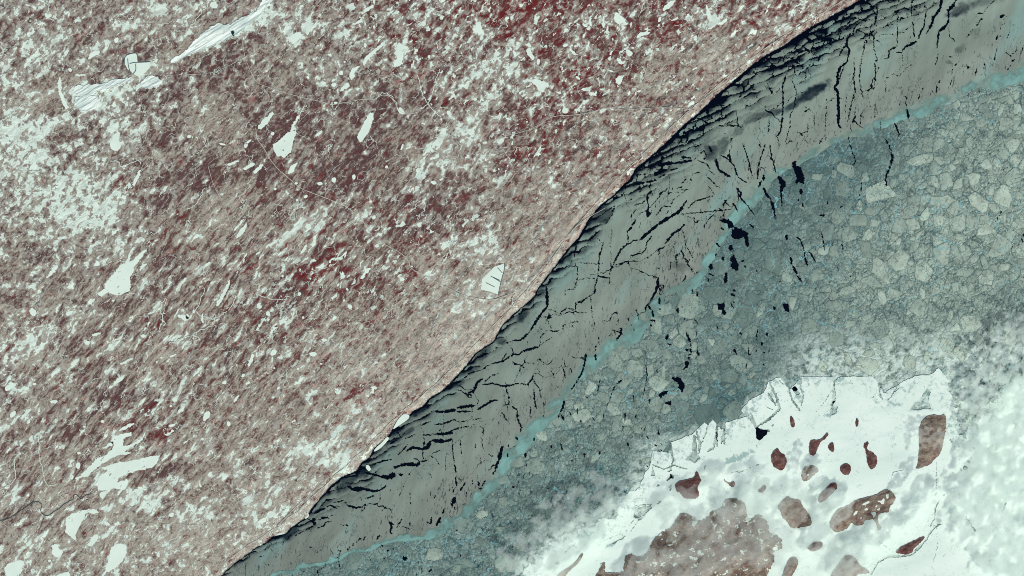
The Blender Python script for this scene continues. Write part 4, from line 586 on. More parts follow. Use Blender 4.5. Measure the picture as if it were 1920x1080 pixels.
ne, _ = cell_edges(nx_ / 110.0, ny_ / 55.0, 12)
net = ne * 40 - 0.55 - 0.12 * np.clip(fbm(X / 25, Y / 25, 2, .5, 187), 0, 1)
net = np.where((fbm(X / 60, Y / 60, 3, .55, 189) > -0.04 + .25 * (X > 1640)), np.maximum(net, -1.0 - .0 * net), 9)
rift = 9.0                                                          # small splinter cracks where the ice is stretched
sk, _ = cell_edges(rot(X + wsc * .6, Y, 78)[0] / 42.0, rot(X + wsc * .6, Y, 78)[1] / 7.0, 9)
spl = (sk - 0.05 * np.clip(speck * 1.2 - 0.35, 0, 1) * (fbm(X / 30, Y / 30, 3, .5, 111) > 0.12)) * 7.0
f_grey = np.minimum.reduce([d - 1.0, 1.0 - sd_b, crk, np.where(crk > 3, saw, 9), cell, shorelead, spl + 0.02, net])
grey = slab("young_ice_sheet", M_GREY, np.where(sd_b < 12, f_grey, -5), xs, ys, 0.030, 0.028, {"thin": np.clip(thin, 0, 1), "speck": speck, "tone": tone}, center=(0, 0, 0))
tag(grey, "smooth grey sheet of young ice split by black cracks, between shore and turquoise brash", "ice sheet")

# pack
T = [[.3]*16, [.3]*13 + [.28,.40,.58], [.2]*12 + [.06,.14,.44,.74], [.3]*11 + [.10,.26,.48,.72,.76], [.4]*10 + [.28,.24,.40,.62,.64,.58], [.5]*9 + [.42,.38,.36,.16,.44,.60,.5], [.42]*8 + [.48,.42,.32,.18,.40,.55,.5,.45], [.3]*7 + [.30,.34,.30,.40,.5,.5,.5,.5,.5], [.32]*5 + [.32,.32,.32,.34,.45,.5,.5,.5,.5,.5,.5]]
ptone = np.clip(grid_lookup(T, X, Y) + 0.12 * fbm(X / 70, Y / 70, 4, .55, 121), 0, 1)
dd = np.hypot(X - 1500, (Y - 300) * 1.2); ptone *= 1 - .35 * sstep(90, 20, dd)
dd = np.hypot((X - 1365) * 1.2, Y - 745); ptone *= 1 - .7 * sstep(62, 25, dd)
opn = .35 * sstep(1770, 1850, X) * sstep(560, 640, Y) * sstep(800, 740, Y) + np.clip(0.25 + 0.5 * fbm(X / 120, Y / 120, 3, .5, 131) + .3 * sstep(700, 950, Y) * sstep(1300, 1000, X) + .5 * sstep(1700, 1850, X) * sstep(520, 700, Y), 0, 1)
pale = sstep(1430, 1530, X) * sstep(590, 690, Y + 0.05 * (X - 1500)) * 0.85 + .40 * sstep(1750, 1830, X) * sstep(620, 720, Y) + .45 * sstep(1750, 1830, X) * sstep(760, 840, Y) + .5 * sstep(1180, 1260, X + .4 * (Y - 860)) * sstep(800, 860, Y)
sd_f0 = poly_sd(X + 10 * fbm(X / 22, Y / 22, 4, .6, 191), Y + 10 * fbm(X / 22, Y / 22, 4, .6, 195), FAST)
pale = np.maximum(pale, .95 * sstep(-46, -2, sd_f0) * sstep(1300, 1180, X)); pale = np.maximum(pale, .55 * sstep(-12, 0, sd_f0))
hp = fbm(X / 13, Y / 13, 4, .6, 141); holes = (0.60 - 0.22 * opn - hp) * 14
f_pack = np.minimum.reduce([sd_b + 2.0, crk, holes] + [-poly_sd(cx, cy, p) for p in DARKHOLE])
pack = slab("pack_ice", M_PACK, np.where(sd_land < 0, f_pack, -1), xs, ys, 0.025, 0.024, {"tone": ptone, "open": opn, "pale": np.clip(pale, 0, .9)}, center=(0, 0, 0))
tag(pack, "rubble of broken teal grey pack ice right of the turquoise band, webbed with ridges", "pack ice", kind='stuff')

# turquoise band
wid = sd_t - sd_b
bn = 5.0 * fbm(u2 / 12, v2 / 6, 5, .66, 151); tongues = 16 * np.clip(fbm(rot(X, Y, 100)[0] / 60, rot(X, Y, 100)[1] / 12, 3, .5, 155), -.2, .8) * sstep(900, 1000, Y + .3 * X - 300)
gate = fbm(X / 34, Y / 34, 4, .6, 158); wide = interp(X, [(480, 1.1), (760, 1.15), (850, 1.25), (1000, 1.1), (1120, .9), (1240, 1.1), (1320, 1.0), (1400, .9), (1480, .35), (1560, .7), (1640, .9), (1720, 1.0), (1800, .6), (1860, 1.1), (1950, 1.2)])
lowx = 18 * np.clip(fbm(u2 / 34, v2 / 8, 4, .6, 159) + .15, 0, .7) * sstep(1060, 980, X) * sstep(760, 850, X)
f_band = np.minimum.reduce([sd_t + 5 + bn + tongues + 9 * gate, np.maximum(3.2 + lowx - sd_b + bn * .8, np.where(X < 1040, np.where(X > 820, 12.0, 3.5) - sd_b, -9)), crk])
pos = np.clip((sd_t + 5 + tongues + 9 * gate) / np.maximum(sd_t - sd_b + 8, 4), 0, 1)      # 0 at the upper margin, 1 at the lower one
lowline = sstep(5.0, 0.0, np.abs(sd_b + 2.0 + bn * .5)) * np.clip(.6 + 1.3 * gate, 0, 1)
dens = wide * sstep(0.0, 0.7, pos) * np.clip(.74 + 1.5 * gate, 0.0, 1.15) * sstep(3.2, 0.0, sd_b - lowx * .9 + bn * .8) * .95
dens = np.maximum(dens, lowline * .8)
edge_line = sstep(4.5, 1.0, np.abs(sd_b + 1.5)) * sstep(1000, 900, X) * (.85 + .3 * gate); wisp = sstep(1050, 960, X) * sstep(800, 860, X) * sstep(-16, -6, sd_b) * sstep(14, 2, sd_b) * (.55 + .9 * gate)
dens = np.clip(np.maximum.reduce([dens, edge_line, wisp]), 0, 1)
tag(slab("brash_ice_band", M_BRASH, np.where(sd_land < 0, f_band, -1), xs, ys, 0.046, 0.012, {"dense": dens}, center=(0, 0, 0)),
    "winding turquoise band of brash ice between the grey sheet and the pack", "brash ice")

# white fast ice
fwx = X + 3 * fbm(X / 10, Y / 10, 4, .6, 161); fwy = Y + 3 * fbm(X / 10, Y / 10, 4, .6, 165)
sd_fast = poly_sd(fwx, fwy, FAST); rub = np.zeros(X.shape)
sd_fast = sd_fast + fbm(X / 20, Y / 20, 5, .66, 168) * np.maximum(26 * sstep(1240, 1120, X), 42 * sstep(1768, 1800, X))
for p in RUBBLE: rub = np.maximum(rub, sstep(-4, 8, poly_sd(fwx, fwy, p) + 4 * fbm(X / 8, Y / 8, 3, .6, 171)))
rub = np.maximum(rub, .5 * sstep(44, 6, sd_fast) * np.clip(.5 + 1.4 * fbm(X / 30, Y / 30, 3, .6, 175), 0, 1)); hole = np.full(X.shape, -99.)
for p in FASTHOLE: hole = np.maximum(hole, poly_sd(fwx, fwy, p))
tag(slab("fast_ice_sheet", M_FAST, np.minimum.reduce([sd_fast, fcrk + .3 * wob, -hole]), xs, ys, 0.062, 0.06, {"rub": rub}, center=(0, 0, 0)),
    "bright white sheet of fast ice around the dark islands at lower right", "fast ice")
# ------------------------------------------------------------------ floes of the pack
def floe_r(px, py):
    if 1560 < px and 290 < py < 560: return rng.choice([7, 10, 15, 22], p=[.4, .3, .2, .1])
    if px < 1420 and 560 < py < 800: return rng.choice([6, 9, 14, 20], p=[.4, .3, .2, .1])
    return rng.choice([5, 8, 12, 16], p=[.35, .35, .2, .1])
BIG = [(1730,300,17),(1650,365,26),(1705,398,15),(1755,412,17),(1710,420,14),(1608,415,17),(1585,440,16),(1755,342,11),(1848,430,15),(1765,475,20),(1792,478,16),(1685,490,20),(1622,465,14),(1652,510,20),(1730,510,18),(1880,370,18),(1850,310,12),(1900,330,15),(1605,415,12),(1570,408,14),(1460,410,14),(1450,490,26),(1545,470,12),
       (1090,780,16),(1150,770,13),(1085,765,11),(1235,720,17),(1262,740,12),(1190,690,18),(1245,700,13),(1215,650,14),(1300,650,9),(1300,665,8),(1170,720,16),(1230,760,15),(1155,790,13),(1390,680,20),(1290,620,18),(1345,580,13),(1330,605,16),(1290,575,22),(1250,580,14),(1455,560,12),(1410,560,11),(1485,570,12),(1015,820,11),(970,868,10),(905,965,9),(945,942,10),(1000,850,8),
       (1375,560,14),(1365,590,13),(1255,600,12),(1275,640,13),(1200,800,12),(1130,745,12),(1110,730,12),(1410,615,12),(1400,650,13),(1350,650,14),
       (1415,480,13),(1440,510,15),(1425,540,11),(1395,505,13),(1375,420,14),(1432,410,18),(1350,500,14),(1370,520,9),(1345,555,20),(1384,478,9),(1398,455,11),(1410,440,10),(1350,470,10)]
def in_pack(px, py):
    i = int((px - xs[0]) / STEP); j = int((py - ys[0]) / STEP)
    return sd_b[j, i] > 6 and sd_fast[j, i] < -6 and sd_land[j, i] < -20
seeds = []
for (px, py, r) in BIG:
    if in_pack(px, py): seeds.append((px, py, r * .9, 1))
ZN = [(1560, 1920, 280, 560, 105), (1400, 1900, 560, 690, 45), (1100, 1420, 560, 800, 70), (960, 1250, 780, 930, 30), (660, 960, 900, 1070, 26), (1400, 1560, 330, 560, 40), (1640, 1920, 170, 290, 34)]
for (x0, x1, y0, y1, n) in ZN:
    for t in range(int(n * .80)):
        for tr in range(30):
            px, py = x0 + rng.rand() * (x1 - x0), y0 + rng.rand() * (y1 - y0); r = floe_r(px, py)
            if in_pack(px, py) and all((px - q[0]) ** 2 + (py - q[1]) ** 2 > (0.80 * (r + q[2])) ** 2 for q in seeds): seeds.append((px, py, r, 0)); break
def clip_half(poly, nx_, ny_, c):
    o = []; n = len(poly)
    for i in range(n):
        a, b = poly[i], poly[(i + 1) % n]; da = a[0] * nx_ + a[1] * ny_ - c; db = b[0] * nx_ + b[1] * ny_ - c
        if da <= 0: o.append(a)
        if (da <= 0) != (db <= 0): t = da / (da - db); o.append((a[0] + (b[0] - a[0]) * t, a[1] + (b[1] - a[1]) * t))
    return o
LMK = [("by the right edge", 1900, 330), ("by the long black lead", 1668, 290), ("among the bright floes", 1765, 430), ("around the black pool", 1385, 440), ("above the white fast ice", 1600, 645), ("by the dark mid-pack pool", 1270, 715), ("against the mid turquoise band", 1140, 700), ("beside the lower turquoise band", 960, 880), ("under the turquoise band's foot", 720, 1040), ("under the upper turquoise band", 1790, 225), ("by the black slits", 1500, 470), ("near the cloudy right margin", 1830, 600), ("near the lead crossing the band", 1450, 350), ("between the two black pools", 1330, 600), ("in the open rubble", 1660, 545), ("beside the dark grey slush", 1400, 690), ("left of the white sheet", 1130, 850)]
def nearest(px, py, L): return min(L, key=lambda l: (l[1] - px) ** 2 + (l[2] - py) ** 2)[0]
ORD = ["leftmost", "second from left", "third from left", "fourth from left", "fifth from left", "sixth from left", "seventh from left", "eighth from left", "ninth from left", "tenth from left", "eleventh from left", "twelfth from left", "thirteenth from left", "fourteenth from left", "fifteenth from left", "sixteenth from left"]
def give_labels(items, cat, group):                 # items: (object, text, px)
    by = {}
    for it in items: by.setdefault(it[1], []).append(it)
    for txt, L in by.items():
        L.sort(key=lambda q: q[2])
        for i, (o, _, _) in enumerate(L):
            suf = "" if len(L) == 1 else ", " + (ORD[i] if i < len(ORD) - 1 and (i < len(L) - 1 or len(L) > 16) else "rightmost")
            tag(o, txt + suf, cat, group)
items = []
keep = set(sorted(range(len(seeds)), key=lambda q: -seeds[q][2])[:300])
for idx, (px, py, r, big) in enumerate(seeds):
    if idx not in keep: continue
    n0 = rng.randint(4, 8); el = 0.62 + 0.66 * rng.rand(); ang = rng.rand() * 3.14; poly = []
    an = np.sort((np.arange(n0) + 0.75 * (rng.rand(n0) - .5)) * 6.2832 / n0)
    for a in an:
        rr = r * (1.32 + 0.26 * rng.randn()); ex, ey = rr * math.cos(a) * el, rr * math.sin(a) / el
        poly.append((px + ex * math.cos(ang) - ey * math.sin(ang), py + ex * math.sin(ang) + ey * math.cos(ang)))
    for (qx, qy, qr, _) in seeds:
        dx, dy = qx - px, qy - py; D2 = dx * dx + dy * dy
        if 0 < D2 < (1.9 * (r + qr)) ** 2:
            L = math.sqrt(D2); c = (D2 + r * r - qr * qr) / (2 * L) - 0.45
            poly = clip_half(poly, dx / L, dy / L, dx / L * px + dy / L * py + c)
    if len(poly) < 3: continue
    cxm = np.mean(poly, 0); area = abs(sum(poly[q][0] * poly[q - 1][1] - poly[q - 1][0] * poly[q][1] for q in range(len(poly)))) / 2
    if area < 24: continue
    rc = min(1.2, r * .08); q_ = []
    for i_ in range(len(poly)):                       # corners knocked off
        p0, p1, p2 = np.array(poly[i_ - 1]), np.array(poly[i_]), np.array(poly[(i_ + 1) % len(poly)])
        for pp in (p0, p2):
            L_ = np.linalg.norm(pp - p1) + 1e-6; q_.append(tuple(p1 + (pp - p1) * min(rc / L_, .45)))
    poly = q_
    gx, gy, gX, gY = local(poly, 3, 0.8)
    sd = poly_sd(gX + 2.2 * fbm(gX / 7, gY / 7, 5, .7, idx), gY + 2.2 * fbm(gX / 7, gY / 7, 5, .7, idx + 40), poly)
    i = int((px - xs[0]) / STEP); j = int((py - ys[0]) / STEP)
    ci = np.clip(((gX - xs[0]) / STEP).astype(int), 0, len(xs) - 1); cj = np.clip(((gY - ys[0]) / STEP).astype(int), 0, len(ys) - 1)
    f = np.minimum(sd, crk[cj, ci]); base = float(ptone[j, i])
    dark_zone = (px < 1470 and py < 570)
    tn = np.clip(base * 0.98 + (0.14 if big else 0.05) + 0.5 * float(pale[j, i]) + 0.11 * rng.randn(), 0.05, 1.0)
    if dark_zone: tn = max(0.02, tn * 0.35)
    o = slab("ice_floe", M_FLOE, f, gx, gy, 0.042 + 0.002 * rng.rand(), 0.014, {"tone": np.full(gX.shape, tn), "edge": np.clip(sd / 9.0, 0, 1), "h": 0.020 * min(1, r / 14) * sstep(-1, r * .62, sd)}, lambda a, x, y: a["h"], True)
    if o is None: continue
    bb = np.array(poly); e_ = np.linalg.eigvalsh(np.cov(bb.T)); asp = math.sqrt(e_[1] / max(e_[0], 1e-6))
    t1 = "pale" if tn > .62 else "grey" if tn > .33 else "dark"; t2 = "large" if r > 16 else "mid-sized" if r > 11 else "small" if r > 7.5 else "tiny"
    t3 = "elongated" if asp > 1.55 else "oblong" if asp > 1.25 else "rounded"
    items.append((o, f"{t2} {t3} {t1} ice floe {nearest(px, py, LMK)}", px))
give_labels(items, "ice floe", "broken floes in the pack ice")

# ------------------------------------------------------------------ islands and the far peninsula
def island(name, pts, label, mat, seed, h=0.16, cat="island", group=None, kind=None, rough=2.0, ponds=()):
    pts = smooth_poly(pts, 1); gx, gy, gX, gY = local(pts, 4, 1.0 if len(pts) < 90 else 1.4)
    wx_ = gX + rough * fbm(gX / 6, gY / 6, 3, .6, seed); wy_ = gY + rough * fbm(gX / 6, gY / 6, 3, .6, seed + 9)
    sd = poly_sd(wx_, wy_, pts)
    hh = 0.05 + h * sstep(0, 9, sd) * 0.45 + h * sstep(0, 30, sd) * .4 + 0.06 * fbm(gX / 16, gY / 11, 5, .6, seed + 3) * sstep(0, 8, sd)
    hh = np.maximum(hh, 0.02); pl = []
    for q in ponds:
        dq = poly_sd(gX, gY, q); lev = float(hh[dq > -1].mean()) if (dq > -1).any() else 0.15; k_ = sstep(-4.0, -2.0, dq); hh = hh * (1 - k_) + lev * k_; pl.append((q, lev))
    o = slab(name, mat, sd, gx, gy, 0.06, 0.10, {"h": hh}, lambda a, x, y: a["h"], True)
    for i, (q, lev) in enumerate(pl):
        px_, py_, pX, pY = local(q, 2, .5)
        c_ = slab("frozen_bog", M_LAKE, poly_sd(pX + 1.0 * fbm(pX / 3, pY / 3, 3, .6, 900 + i), pY + 1.0 * fbm(pX / 3, pY / 3, 3, .6, 950 + i), q), px_, py_, 0.066 + lev, 0.004)
        if c_: c_.parent = o; c_.matrix_parent_inverse.translation = -o.location
    return tag(o, label, cat, group, kind)
BOGS = {8: [P(t, 1440, 810) for t in ("700 545 720 530 750 515 762 526 722 548", "818 514 848 512 862 496 872 504 866 536 848 540 838 524 820 524", "638 612 655 592 674 588 662 612 640 628", "720 574 742 568 748 582 726 588", "796 560 818 544 812 562", "812 582 838 564 832 588", "766 604 800 598 812 612 792 644 782 622", "880 470 905 460 900 495 888 498", "688 650 694 635 702 640 696 655")], 3: [P("290 320 298 310 308 316 302 328 292 328", 1440, 810)]}
IS = [("75 118 100 160 120 165 145 215 125 265 110 293 70 280 35 255 20 180 45 140", "maroon teardrop island, farthest left of the upper row on the white ice", 0),
 ("320 60 380 62 420 40 435 8 455 12 440 45 400 65 380 100 348 183 305 165 312 90", "maroon island with a curved tail at its upper right", 0),
 ("470 80 495 85 495 135 485 153 450 130 458 95", "tiny bean shaped island just right of the island with a tail", 0),
 ("270 260 340 247 388 288 345 320 300 368 258 370 248 320", "brown wedge shaped island with one white pond near its middle", 2),
 ("560 240 605 236 625 270 615 310 585 327 550 305 540 268", "small round maroon island standing alone on smooth white ice", 0),
 ("755 68 750 100 735 125 790 160 820 185 815 255 770 288 745 235 735 150 715 110 725 85", "maroon island with a hooked head and a broad lower body", 0),
 ("500 377 520 395 515 430 460 480 445 500 390 537 370 505 400 455 440 425 455 395", "slanting sausage shaped brown island above the largest island", 0),
 ("150 478 175 500 245 510 260 560 320 630 332 700 270 710 175 727 150 680 105 640 100 605 68 565 100 520", "broad tan island under thin cloud, left of the largest island", 1),
 ("885 430 925 445 960 485 945 530 910 560 905 605 850 605 825 622 818 640 830 690 858 720 820 738 818 705 795 655 760 655 720 665 715 695 660 705 620 675 600 720 545 745 500 755 455 695 480 640 520 580 600 555 650 515 730 490 800 478 850 445", "largest island, long and brown with white bogs and a sandspit hook below", 2),
 ("370 818 410 830 408 865 370 885 330 900 290 875 320 840", "small oval brown island near the bottom, right of the cloudy peninsula", 0),
 ("190 938 215 945 232 975 205 1030 180 1080 150 1130 105 1110 105 1080 130 1010 160 950", "pale tan island cut by the bottom edge, left of the triangular one", 1),
 ("570 930 620 920 660 950 690 1000 750 1035 762 1050 735 1065 690 1060 660 1080 620 1140 470 1140 465 1080 530 990", "triangular pale island at the bottom edge, veiled by cloud", 1),
 ("1170 778 1175 795 1120 850 1095 870 1085 900 1040 922 985 912 950 900 1000 860 1080 825", "narrow spindle shaped brown island beside the long grey crack", 0)]
for i, (s, lab, kd) in enumerate(IS): island("island", P(s, 1440, 810), lab, M_ISL2 if kd else M_ISL, 200 + i * 7, 0.14, group="islands in the white fast ice", ponds=BOGS.get(i, ()))
IS2 = [(Q("1773 776 1774 790 1772 810 1767 837 1761 854 1752 860 1744 871 1730 876 1716 881 1721 871 1722 855 1724 835 1722 810 1727 792 1735 782 1750 777 1762 780"), "tall brown island at the upper right of the group, dotted with small clouds", 2),
 (P("165 962 185 965 200 1010 200 1040 180 1050 168 1020", 1440, 540), "little red oval island near the upper margin of the white ice, left one", 0),
 (P("660 972 678 985 678 1025 665 1050 655 1020", 1440, 540), "thin reddish oval islet north of the hooked island", 0),
 (P("1380 297 1400 305 1410 350 1425 360 1400 385 1390 430 1405 460 1400 490 1370 500 1290 500 1260 455 1230 445 1222 395 1260 365 1330 355 1370 340", 960, 810), "red brown island with a narrow neck, westernmost of the group", 0),
 (P("1590 348 1600 365 1630 385 1665 370 1678 385 1660 415 1640 410 1620 388 1588 368", 960, 810), "tiny forked reddish islet right of the red brown necked island", 0),
 (P("1890 395 1908 405 1890 450 1850 455 1842 440 1870 420", 960, 810), "tiny pale red islet just above the big cloudy peninsula", 1)]
for i, (p, lab, kd) in enumerate(IS2): island("island", p, lab, M_ISL2 if kd else M_ISL, 300 + i * 7, 0.12, group="islands in the white fast ice")
PEN = P("660 1040 665 1000 685 977 705 985 695 1040 700 1060 750 1055 835 1060 845 1000 850 930 880 915 915 925 940 940 1000 920 1040 860 1060 810 1110 765 1160 740 1200 715 1240 640 1280 600 1340 630 1375 645 1400 670 1460 650 1500 595 1580 565 1585 520 1620 497 1680 495 1740 525 1760 580 1760 640 1800 655 1840 615 1880 630 1912 672 1932 760 1980 764 2024 820 2036 848 2008 884 1952 892 1972 940 1948 1000 1920 1052 1900 1100 1880 1300 560 1300 600 1120", 960, 810)
island("peninsula", PEN, None, M_PEN, 400, 0.16, cat=None, kind='structure', rough=5.0)
island("sandspit", P("300 1150 340 1080 380 1040 440 1010 490 960 520 912 540 915 495 990 430 1040 400 1080 360 1150", 960, 810), "slender brown spit of land at the bottom edge, left of the peninsula", M_ISL2, 420, 0.06, cat="spit", rough=1.2)

# ------------------------------------------------------------------ frozen lakes, mine, basins, rivers and roads on the mainland
LLM = [("below the long mine pit", 380, 160), ("left of the tailings basin", 130, 120), ("along the upper edge", 620, 20), ("along the left edge", 20, 420), ("in the snowy clearings at the far left", 150, 400), ("in the lower left corner", 60, 1010), ("near the lake pair at lower left", 240, 880), ("beside the big ragged lake at left", 240, 520), ("west of the main highway bend", 470, 330), ("beside the main highway", 600, 400), ("north of the highway junction", 640, 120), ("among the upper red forest", 830, 60), ("in the red forest near the coast", 1150, 60), ("inland of the upper coast", 1180, 150), ("in the middle of the red belt", 1050, 130), ("above the coastal ridge", 1010, 300), ("in the streaky forest at centre left", 330, 620), ("in the brown hills at lower centre", 580, 640), ("near the lower coast", 720, 780), ("in the streaked forest at left", 140, 680), ("left of the white tailings pond", 830, 470), ("between highway and red belt", 830, 180), ("inland of the middle coast", 880, 600), ("in the brown woods at lower left", 330, 780), ("at the bottom edge", 150, 1070), ("beside the paired rift lakes", 540, 230), ("near the lake cluster left of centre", 450, 470), ("right of the long narrow lake", 760, 260)]
items = []
for i, p in enumerate(LK):
    gx, gy, gX, gY = local(p, 3, 0.7 if max(np.ptp(np.array(p), axis=0)) < 30 else 1.0)
    am = 0.8 if max(np.ptp(np.array(p), axis=0)) < 14 else 2.6
    f = poly_sd(gX + am * (fbm(gX / 4.5, gY / 4.5, 4, .65, 500 + i) + (am > 1) * fbm(gX / 11, gY / 11, 2, .5, 520 + i)), gY + am * (fbm(gX / 4.5, gY / 4.5, 4, .65, 540 + i) + (am > 1) * fbm(gX / 11, gY / 11, 2, .5, 560 + i)), p)
    if am > 1:                                                       # wooded islets left open
        lu, lv = rot(gX, gY, 45); big_ = np.ptp(np.array(p), axis=0).max() > 55
        f = np.minimum(f, ((0.34 if big_ else 0.62) - fbm(lu / 14, lv / 4.5, 4, .6, 580 + i)) * 6)
    o = slab("frozen_lake", M_LAKE, f, gx, gy, LEV[i] + 0.006, 0.004)
    if o is None: continue
    a = np.array(p); c = a.mean(0); e_ = np.linalg.eigvalsh(np.cov(a.T)); asp = math.sqrt(e_[1] / max(e_[0], 1e-6)); sz = math.sqrt(np.ptp(a[:, 0]) * np.ptp(a[:, 1]))
    t2 = "large" if sz > 38 else "mid-sized" if sz > 16 else "small" if sz > 8 else "tiny"
    t3 = "long narrow" if asp > 2.3 else "elongated" if asp > 1.5 else "ragged" if am > 1 and asp > 1.2 else "round"
    items.append((o, f"{t2} {t3} white snow covered lake {nearest(c[0], c[1], LLM)}", c[0]))
give_labels(items, "frozen lake", "snow covered lakes in the forest")
for (nm, p, lab), lev in zip(MINE, MLEV):
    p = smooth_poly(p, 1); gx, gy, gX, gY = local(p, 8, 0.9)
    f = poly_sd(gX + 6 * fbm(gX / 9, gY / 9, 5, .65, 600), gY + 6 * fbm(gX / 9, gY / 9, 5, .65, 610), p) + 2.5
    u_, v_ = rot(gX, gY, 33); st = np.floor((v_ + 4 * fbm(u_ / 30, v_ / 9, 3, .5, 620)) / 3.2)
    hh = -0.03 + 0.03 * np.mod(st * 0.618, 1.0); hh = hh * sstep(0, 3, f)
    o = slab(nm, M_MINE, f, gx, gy, lev + 0.042, 0.04, {"h": hh}, lambda a, x, y: a["h"]); tag(o, lab, "mine", "snow covered mine workings")
def ribbon(name, pts, wd, mat, lift=0.016, flat=None, sub=3, wig=0.0):
    pts = smooth_poly(pts, sub, False); a = np.array(pts)
    if wig: a = a + wig * np.stack([fbm(a[:, 0] / 9, a[:, 1] / 9, 3, .6, 700), fbm(a[:, 0] / 9, a[:, 1] / 9, 3, .6, 710)], 1)
    t = np.gradient(a, axis=0); t /= np.linalg.norm(t, axis=1)[:, None] + 1e-9; nrm = np.stack([-t[:, 1], t[:, 0]], 1)
    vs = []; fs = []
    for i in range(len(a)):
        if flat is None:
            z = max(sample(H, a[i, 0] + dx, a[i, 1] + dy) for dx in (-2, 0, 2.5, 4) for dy in (-2, 0, 2.5, 4)) + lift
        else: z = flat + lift
        for s in (-1, 1):
            x, y = W(a[i, 0] + s * nrm[i, 0] * wd / 2, a[i, 1] + s * nrm[i, 1] * wd / 2); vs.append((x, y, z))
        if i: k_ = 2 * i; fs.append((k_ - 2, k_, k_ + 1, k_ - 1))
    n = len(vs); vs2 = vs + [(x, y, z - 0.01) for x, y, z in vs]
    fs2 = list(fs) + [(k_ - 2 + n, k_ + n, k_, k_ - 2) for k_ in range(2, n, 2)] + [(k_ - 1, k_ + 1, k_ + 1 + n, k_ - 1 + n) for k_ in range(2, n, 2)]
    me = bpy.data.meshes.new(name); me.from_pydata(vs2, [], fs2); me.update(); o = bpy.data.objects.new(name, me); C.objects.link(o); me.materials.append(mat); return o
for bi, p in enumerate(BASIN):
    gx, gy, gX, gY = local(p, 2, 0.7); f = poly_sd(gX + .7 * fbm(gX / 4, gY / 4, 3, .6, 630), gY, p)
    o = slab("tailings_basin", M_LAKE, f, gx, gy, BLEV[bi] + 0.010, 0.008)
    tag(o, ["stepped white tailings basin of two joined squares in the upper left mine", "slanting white tailings pond crossed by thin dikes near the middle coast"][bi], "tailings basin")
    lines = [[P("935 482 937 420 1000 398 1032 403 1037 468"), P("1036 470 1132 464"), P("975 480 1000 470 1034 472"), P("1020 480 1022 530 1000 555"), P("960 440 965 500 985 560")],
             [Q("946 494 946 505 940 525 934 553"), Q("933 502 942 512"), Q("925 520 938 526"), P("1760 990 1835 1035", 480, 270), P("1725 1040 1790 1072", 480, 270)]][bi]
    for l in lines:
        q = ribbon("dike", l, 1.3 if bi else 1.5, M_DIKE, 0.020, BLEV[bi], 1); q.parent = o; q.matrix_parent_inverse = o.matrix_world.inverted()
        q.matrix_parent_inverse.translation = -o.location
tag(slab("steam_spot", M_STEAM, *(lambda g: (poly_sd(g[2], g[3], P("1735 240 1750 232 1762 245 1752 262 1765 275 1750 272 1738 255")), g[0], g[1]))(local(P("1735 240 1765 275"), 4, .6)), MLEV[0] + 0.06, 0.02), "tiny black steam spot inside the long white mine pit", "pond")  # dark slab standing in for the steam plume's dark spot
ROADS = [("480 240 482 262 490 270 502 290 505 297 520 316 540 333 565 355 590 363 620 375 650 387 668 402 685 420 693 435 703 452 720 458 745 470 765 485 770 505 795 515 815 527 840 540 870 555 900 560 925 563 945 555 965 548", 1.7), ("455 80 460 110 472 138 482 156 500 163 525 171 555 180 580 186 600 190 620 197 650 192 680 186 700 188 715 178 730 179 741 192 747 208 765 215 785 210", 1.5), ("940 256 960 252 990 245 1010 235 1030 221 1045 217 1080 216 1110 211 1130 203 1150 204 1170 207 1200 204 1240 202 1280 203 1308 209", 1.5),
 ("391 312 395 330 405 357 420 382 430 415 440 440 457 470", 1.2), ("297 141 340 141 400 138 440 118 478 98", 1.0), ("960 252 985 258 1000 245 1015 232 1035 226", 1.0), ("0 975 30 1000 60 1040 90 1075 120 1120", 1.1), ("20 980 38 1012 50 1060", 1.0), ("242 900 243 1000 245 1075", .9), ("230 978 300 982 400 985", .8), ("640 870 600 910 560 945 520 985", 1.0), ("1135 390 1092 414 1065 441 1040 465", 1.0), ("1068 395 1090 416", 1.0), ("1290 206 1350 165 1400 130", 1.0)]
for s, wd in ROADS: tag(ribbon("road", Q(s), wd * .62, M_ROAD, wig=.8), kind='structure')
sh = [(x - 7, y - 9) for x, y in SHORE[2:-3]]
sh = [((sh[max(0, i - 2)][0] + sh[i][0] + sh[min(len(sh) - 1, i + 2)][0]) / 3 - 2, (sh[max(0, i - 2)][1] + sh[i][1] + sh[min(len(sh) - 1, i + 2)][1]) / 3 - 2) for i in range(len(sh))]
tag(ribbon("road", sh, .9, M_ROAD, sub=2, wig=1.5), kind='structure')
tag(ribbon("river", P("-200 700 0 660 60 655 110 620 200 560 240 525 310 520 320 560 300 600 360 635 400 600 440 580 480 545 520 515 550 510 555 470 580 465 605 510 640 475 690 460", 0, 810), 1.3, M_RIVER, wig=1.5), kind='structure')
FRZ = [P("300 0 350 20 375 40 370 80 340 100 350 130 410 160"), P("1560 40 1500 100 1440 200 1390 260"), P("0 915 60 880 120 820 200 770"), P("830 130 900 130 900 170 960 160 1040 110 1060 150", 0, 270), P("1200 330 1260 40 1210 120 1205 190 1230 200", 0, 540), P("1540 0 1500 100 1460 190 1600 240", 0, 540), P("1700 180 1620 220 1590 290 1500 310 1460 350 1360 380 1260 420", 0, 540), P("1720 170 1740 120 1820 0", 0, 540), P("1400 900 1260 760 1210 560", 480, 0), P("1385 520 1350 600 1320 720 1280 780 1250 820", 480, 0), P("880 760 950 690 1020 720 1055 790 1080 850", 480, 0), P("290 0 300 100 290 190 330 300 340 400 440 400", 0, 810), P("110 190 120 300 115 370 0 440", 0, 810), P("360 790 350 820 330 850", 480, 0), P("1400 500 1450 470 1500 420 1530 330", 0, 270), P("0 40 100 80 200 95 250 60", 480, 540)]
